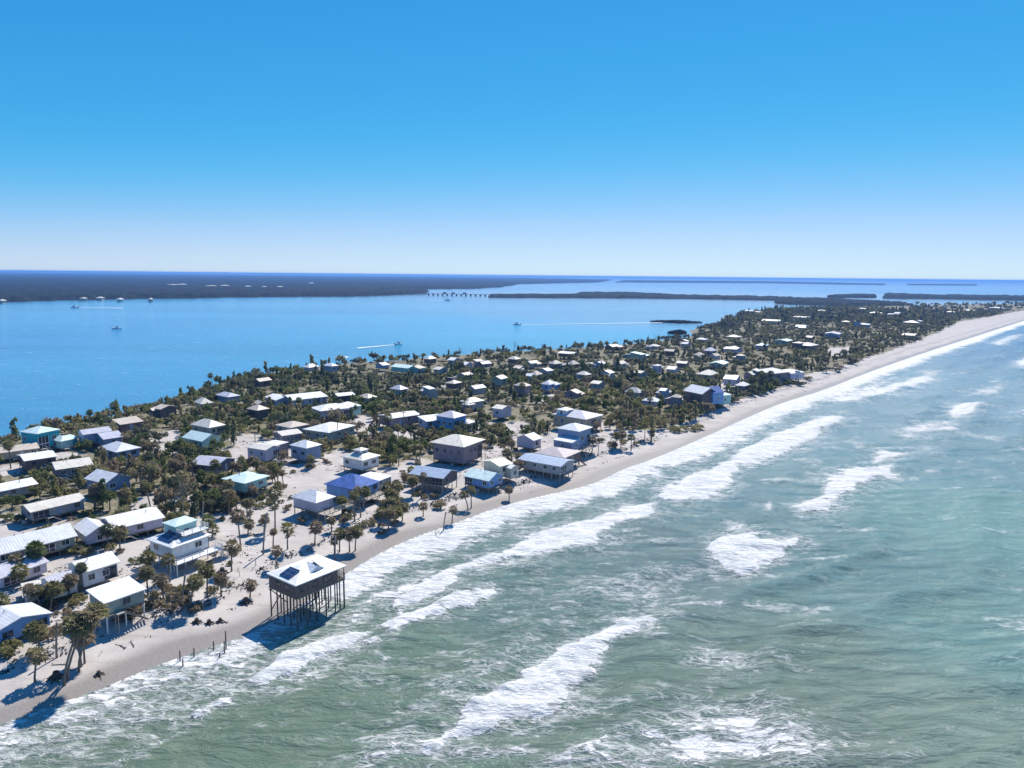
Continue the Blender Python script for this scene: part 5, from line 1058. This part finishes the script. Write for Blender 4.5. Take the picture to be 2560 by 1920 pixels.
# ------------------------------------------------------------------ far shores, boats, bridge
def polar_patch(name, px, h, n_t, n_r, mat, seed, label=None, edge=40.0):
    """low wooded land seen far over the water: a canopy with an uneven top, standing on its own ground"""
    A = np.array([at(*q)[:2] for q in px]); t = np.arctan2(A[:, 0], A[:, 1]); l = np.log(np.hypot(A[:, 0], A[:, 1]))
    T, Lr = np.meshgrid(np.linspace(t.min() - .004, t.max() + .004, n_t), np.linspace(l.min() - .01, l.max() + .01, n_r), indexing='ij')
    P = np.c_[(np.exp(Lr) * np.sin(T)).ravel(), (np.exp(Lr) * np.cos(T)).ravel()]
    d = poly_signed(P, A) ; rr_ = np.exp(Lr).ravel()
    sc = rr_ * 0.004
    d = d + (fbm(P[:, 0] / 60, P[:, 1] / 60, seed) - .5) * edge * 1.2
    e = np.clip(d / (edge * .25), -1, 1)
    z = np.where(d > 0, (h * (0.55 + 0.6 * fbm(P[:, 0] / 25, P[:, 1] / 25, seed + 3)) + 2.5 * (np.random.default_rng(seed).random(len(P)) - .5)) * np.clip(d / (edge * .12), 0, 1), -0.6)
    V = np.c_[P, z]; ii, jj = np.meshgrid(np.arange(n_t - 1), np.arange(n_r - 1), indexing='ij'); a_ = (ii * n_r + jj).ravel(); Fq = np.c_[a_, a_ + n_r, a_ + n_r + 1, a_ + 1]
    Fq = Fq[(d[Fq] > -edge * .2).any(1)]
    n_ = np.cross(V[Fq[0, 1]] - V[Fq[0, 0]], V[Fq[0, 2]] - V[Fq[0, 0]])
    if n_[2] < 0: Fq = Fq[:, ::-1]
    return tag(link(name, np_mesh(name, V, Fq, mat, False)), label, 'woodland', None, 'stuff')
polar_patch('mainland_woods', [(-500, 772), (0, 756), (120, 752), (400, 746), (700, 742), (900, 741), (1000, 737), (1062, 735), (1070, 728), (940, 724), (1180, 722), (1250, 718), (1300, 710), (1500, 706), (1530, 700), (1290, 694.5), (1200, 693.5), (600, 688), (0, 682), (-500, 677.5)], 11, 420, 150, 'canopy_far', 901, 'dark wooded mainland along the far side of the bay')
for i, (px, h, lab, e) in enumerate([
    ([(1220, 744), (1330, 745), (1560, 746), (1740, 748), (1950, 752), (1950, 745), (1700, 740), (1560, 733), (1450, 733), (1440, 739), (1220, 739)], 7, 'long low wooded spit ending at the bridge', 14),
    ([(1940, 760), (2100, 766), (2280, 766), (2250, 760), (2100, 752), (1940, 747)], 8, 'dark mangrove spit just behind the far houses', 16),
    ([(2205, 747), (2330, 748), (2560, 752), (2900, 755), (2900, 744), (2560, 744), (2330, 741), (2210, 738)], 10, 'wooded far shore at the right edge', 20),
    ([(2070, 745), (2190, 745), (2190, 739), (2140, 738), (2070, 741)], 7, 'small wooded islet left of the right far shore', 14),
    ([(1540, 706), (1900, 708), (2210, 713), (2210, 710.5), (1900, 703.8), (1560, 701.5)], 9, 'thin wooded island close under the horizon', 60),
    ([(2270, 713), (2440, 714), (2440, 711.5), (2270, 710.5)], 7, 'faint thin islet near the right horizon', 60),
    ([(1740, 823), (1800, 828), (1850, 825), (1840, 812), (1780, 814)], 3.5, 'dark mangrove point in the cove', 8), ([(1668, 834), (1700, 838), (1718, 834), (1700, 829)], 2.5, 'small mangrove islet in the cove', 5), ([(1620, 805), (1700, 809), (1760, 808), (1700, 803)], 2.0, 'thin mud bar off the cove', 5)]):
    polar_patch('wooded_spit', px, h, 200, 30, 'canopy_far', 910 + 7 * i, lab, e)
# pale buildings on the mainland
for i, (x, y, w) in enumerate([(25, 738, 34), (55, 740, 28), (4, 745, 20), (170, 737, 16), (208, 740, 20), (250, 739, 22), (300, 742, 18), (376, 742, 14), (432, 712, 36), (455, 711, 28), (528, 715, 40), (562, 714, 30), (620, 716, 22), (660, 717, 16), (700, 717, 20), (780, 708, 26)]):
    p = at(x, y, 10.0); D = math.hypot(p[0], p[1]); ww = w / FPX * D * .6; root = link('mainland_building', None, None, (p[0], p[1], 0.0), (0, 0, rng.uniform(-.3, .3))); root.empty_display_size = 1
    A, Bh = ww / 2, min(ww / 2, 14); bh_ = 5.5 if i < 8 else 10.5; wall_mesh('hip', A - .8, Bh - .8, .8, 0, bh_, 3).build('wall', 'tan' if i % 3 else 'cream', root); roof_mesh('hip', A, Bh, bh_, 2.4, .4).build('roof', ['roof_white', 'roof_tan', 'roof_cream'][i % 3], root)
    TODO.append((root, p[0], p[1], None, None)); tag(root, f"pale hip roofed building on the far mainland, {['first','second','third','fourth','fifth','sixth','seventh','eighth','ninth','tenth','eleventh','twelfth','thirteenth','fourteenth','fifteenth','sixteenth'][sorted(range(16), key=lambda j: [25,55,4,170,208,250,300,376,432,455,528,562,620,660,700,780][j]).index(i)]} from the left", 'building', 'pale buildings along the mainland'); TODO.pop()
# causeway bridge
a0, a1 = at(1060, 738, 0), at(1225, 741, 0); dv = a1 - a0; L = float(np.linalg.norm(dv)); br = link('causeway_bridge', None, None, a0, (0, 0, math.atan2(dv[1], dv[0]))); br.empty_display_size = 1
MB().box(-20, L + 20, -5, 5, 4.6, 5.6).build('bridge_deck', 'wood', br); pr_ = MB().box(-4.5, 4.5, -4, 4, -1, 1).mesh('pier', 'concrete')
for i in range(1, 14): link('pier', MB().box(-1.2, 1.2, -4, 4, -1, 4.6).mesh('pier', 'wood') if i == 1 else bpy.data.meshes['pier.001'], br, (L * i / 14, 0, 0))
for x in (.32, .45, .62): MB().box(L * x - 4, L * x + 4, -3.5, 3.5, 5.6, 10).build('bridge_house', 'mauve', br)
tag(br, 'low causeway bridge with control towers across the mouth of the bay', 'bridge')
# motor boats
def boat(q, L, yaw, label, wake):
    p = at(*q, 0.2); root = link('motor_boat', None, None, (p[0], p[1], 0.25), (0, 0, yaw)); root.empty_display_size = .5
    h = MB(); st = [(-.5, .17), (-.2, .19), (.15, .18), (.38, .1), (.5, .01)]; vs = []
    for x, w in st: vs += [(x * L, -w * L, .11 * L), (x * L, -w * .7 * L, -.02 * L), (x * L, w * .7 * L, -.02 * L), (x * L, w * L, .11 * L)]
    fs = [(4 * i + j, 4 * i + 4 + j, 4 * i + 5 + j, 4 * i + 1 + j) for i in range(4) for j in range(3)] + [(4 * i + 3, 4 * i + 7, 4 * i + 4, 4 * i) for i in range(4)] + [(0, 1, 2, 3)]
    h.add(vs, fs).build('hull', 'trim', root); MB().box(-.15 * L, .15 * L, -.1 * L, .1 * L, .11 * L, .26 * L).build('cabin', 'white', root)
    MB().box(.151 * L, .16 * L, -.09 * L, .09 * L, .16 * L, .24 * L).build('windscreen', 'glass', root); MB().box(-.22 * L, .2 * L, -.13 * L, .13 * L, .30 * L, .32 * L).build('canopy', 'bluegrey', root)
    for x in (-.18, .16):
        for y in (-.1, .1): MB().beam((x * L, y * L, .11 * L), (x * L, y * L, .30 * L), .05).build('canopy_post', 'trim', root)
    MB().box(-.56 * L, -.5 * L, -.05 * L, .05 * L, 0, .18 * L).build('outboard_motor', 'darkwood', root)
    tag(root, label, 'boat', 'boats on the bay')
    if wake:
        wl, wa = wake; m = MB(); n = 24; vs = []
        r = random.Random(int(q[0]))
        for i in range(n + 1):
            t = i / n; w = 1.0 + wl * t * wa; zz = 0.12 * (1 - t); vs += [(-L * .45 - wl * t, -w * r.uniform(.7, 1.1), zz), (-L * .45 - wl * t, 0, zz + .12 * (1 - t)), (-L * .45 - wl * t, w * r.uniform(.7, 1.1), zz)]
        m.add([(x, y, z - .22) for x, y, z in vs], [(3 * i + j, 3 * i + 1 + j, 3 * i + 4 + j, 3 * i + 3 + j) for i in range(n) for j in range(2)])
        w_ = m.build('boat_wake', 'foam'); w_.location = root.location; w_.rotation_euler = root.rotation_euler; w_.location.z = .42; tag(w_, 'white wake trailing behind the ' + label.split(',')[0], 'wake', None, 'stuff')
boat((186, 769), 13, math.radians(180), 'small motor boat running left near the mainland, wake behind', (75, .05))
boat((293, 822), 9, math.radians(20), 'small dark boat lying still on the left of the bay', None)
boat((997, 861), 8, math.radians(50), 'small motor boat close behind the island houses, wake behind', (40, .04))
boat((1292, 812), 10, math.radians(200), 'motor boat drawing a long wake across the bay', (200, .012))
boat((1120, 751), 14, math.radians(10), 'motor boat near the bridge', (40, .03))

# docks on the bay side
for i, (q, L, roofed) in enumerate([((720, 928), 12, 0), ((890, 908), 12, 1), ((1240, 884), 14, 0)]):
    p = at(*q, 0); n_ = bd @ np.array([[0, 1], [-1, 0]]); n_ = np.array([-bd[1], bd[0]]); root = link('boat_dock', None, None, (p[0], p[1], 0), (0, 0, math.atan2(n_[1], n_[0]))); root.empty_display_size = .5
    MB().box(-14, L, -.9, .9, 1.0, 1.15).build('walkway', 'weathered', root)
    for x in range(-8, L + 1, 5):
        for y in (-.8, .8): pile(root, x, y, -1.2, 1.7, 'weathered', .13)
    if roofed:
        for x in (L - 7, L - .5):
            for y in (1.2, 6.2): pile(root, x, y, -1.2, 4.2, 'weathered', .13)
        r_ = roof_mesh('hip', 4.2, 3.2, 4.2, 1.0).build('roof', ['roof_silver', 'roof_lilac'][i % 2], root); r_.location = (L - 3.7, 3.7, 0)
    tag(root, None, 'dock', 'docks on the bay side'); TODO.append((root, p[0], p[1], 'wooden dock with roofed boat slip' if roofed else 'plain wooden dock', 'dock'))

# ------------------------------------------------------------------ labels that say which one
ORD = ['nearest', 'second nearest', 'third nearest', 'fourth nearest', 'fifth nearest', 'sixth nearest', 'seventh nearest', 'eighth nearest', 'ninth nearest', 'tenth nearest']
LM = [(x, y, s, r_) for x, y, s, r_ in LAND if s]
def relation(x, y):
    j = min(range(len(LM)), key=lambda i: (LM[i][0] - x) ** 2 + (LM[i][1] - y) ** 2); lx, ly, s, r_ = LM[j]
    t = math.atan2(lx, ly); dx, dy = x - lx, y - ly; rgt = dx * math.cos(t) - dy * math.sin(t); dep = dx * math.sin(t) + dy * math.cos(t)
    rel = ('right of' if rgt > 0 else 'left of') if abs(rgt) > abs(dep) else ('behind' if dep > 0 else 'in front of')
    return rel, s, math.hypot(dx, dy)
groups = {}
for o, p, rm, wl in FARH: TODO.append((o, p[0], p[1], f"{COLN[rm]} roofed {WALN.get(wl, wl)} cottage", 'cottage')); o['group'] = 'smaller houses up the island'
for it in TODO:
    rel, s, d = relation(it[1], it[2]); groups.setdefault((it[4], rel, s), []).append((d, it))
for (noun, rel, s), L_ in groups.items():
    L_.sort(key=lambda e: e[0])
    for n_, (d, it) in enumerate(L_):
        od = ORD[n_] if n_ < 10 else f'{n_ + 1}th nearest'
        it[0]['label'] = f'{it[3]}, {od} {noun} {rel} {s}' if len(L_) > 1 else f'{it[3]} {rel} the {s}'

# ------------------------------------------------------------------ the air
hz_ = MB().box(-60000, 60000, -2000, 95000, -6, 64).mesh('haze', 'haze'); tag(link('haze', hz_), 'thin blue sea haze over the whole bay', 'haze', None, 'stuff')
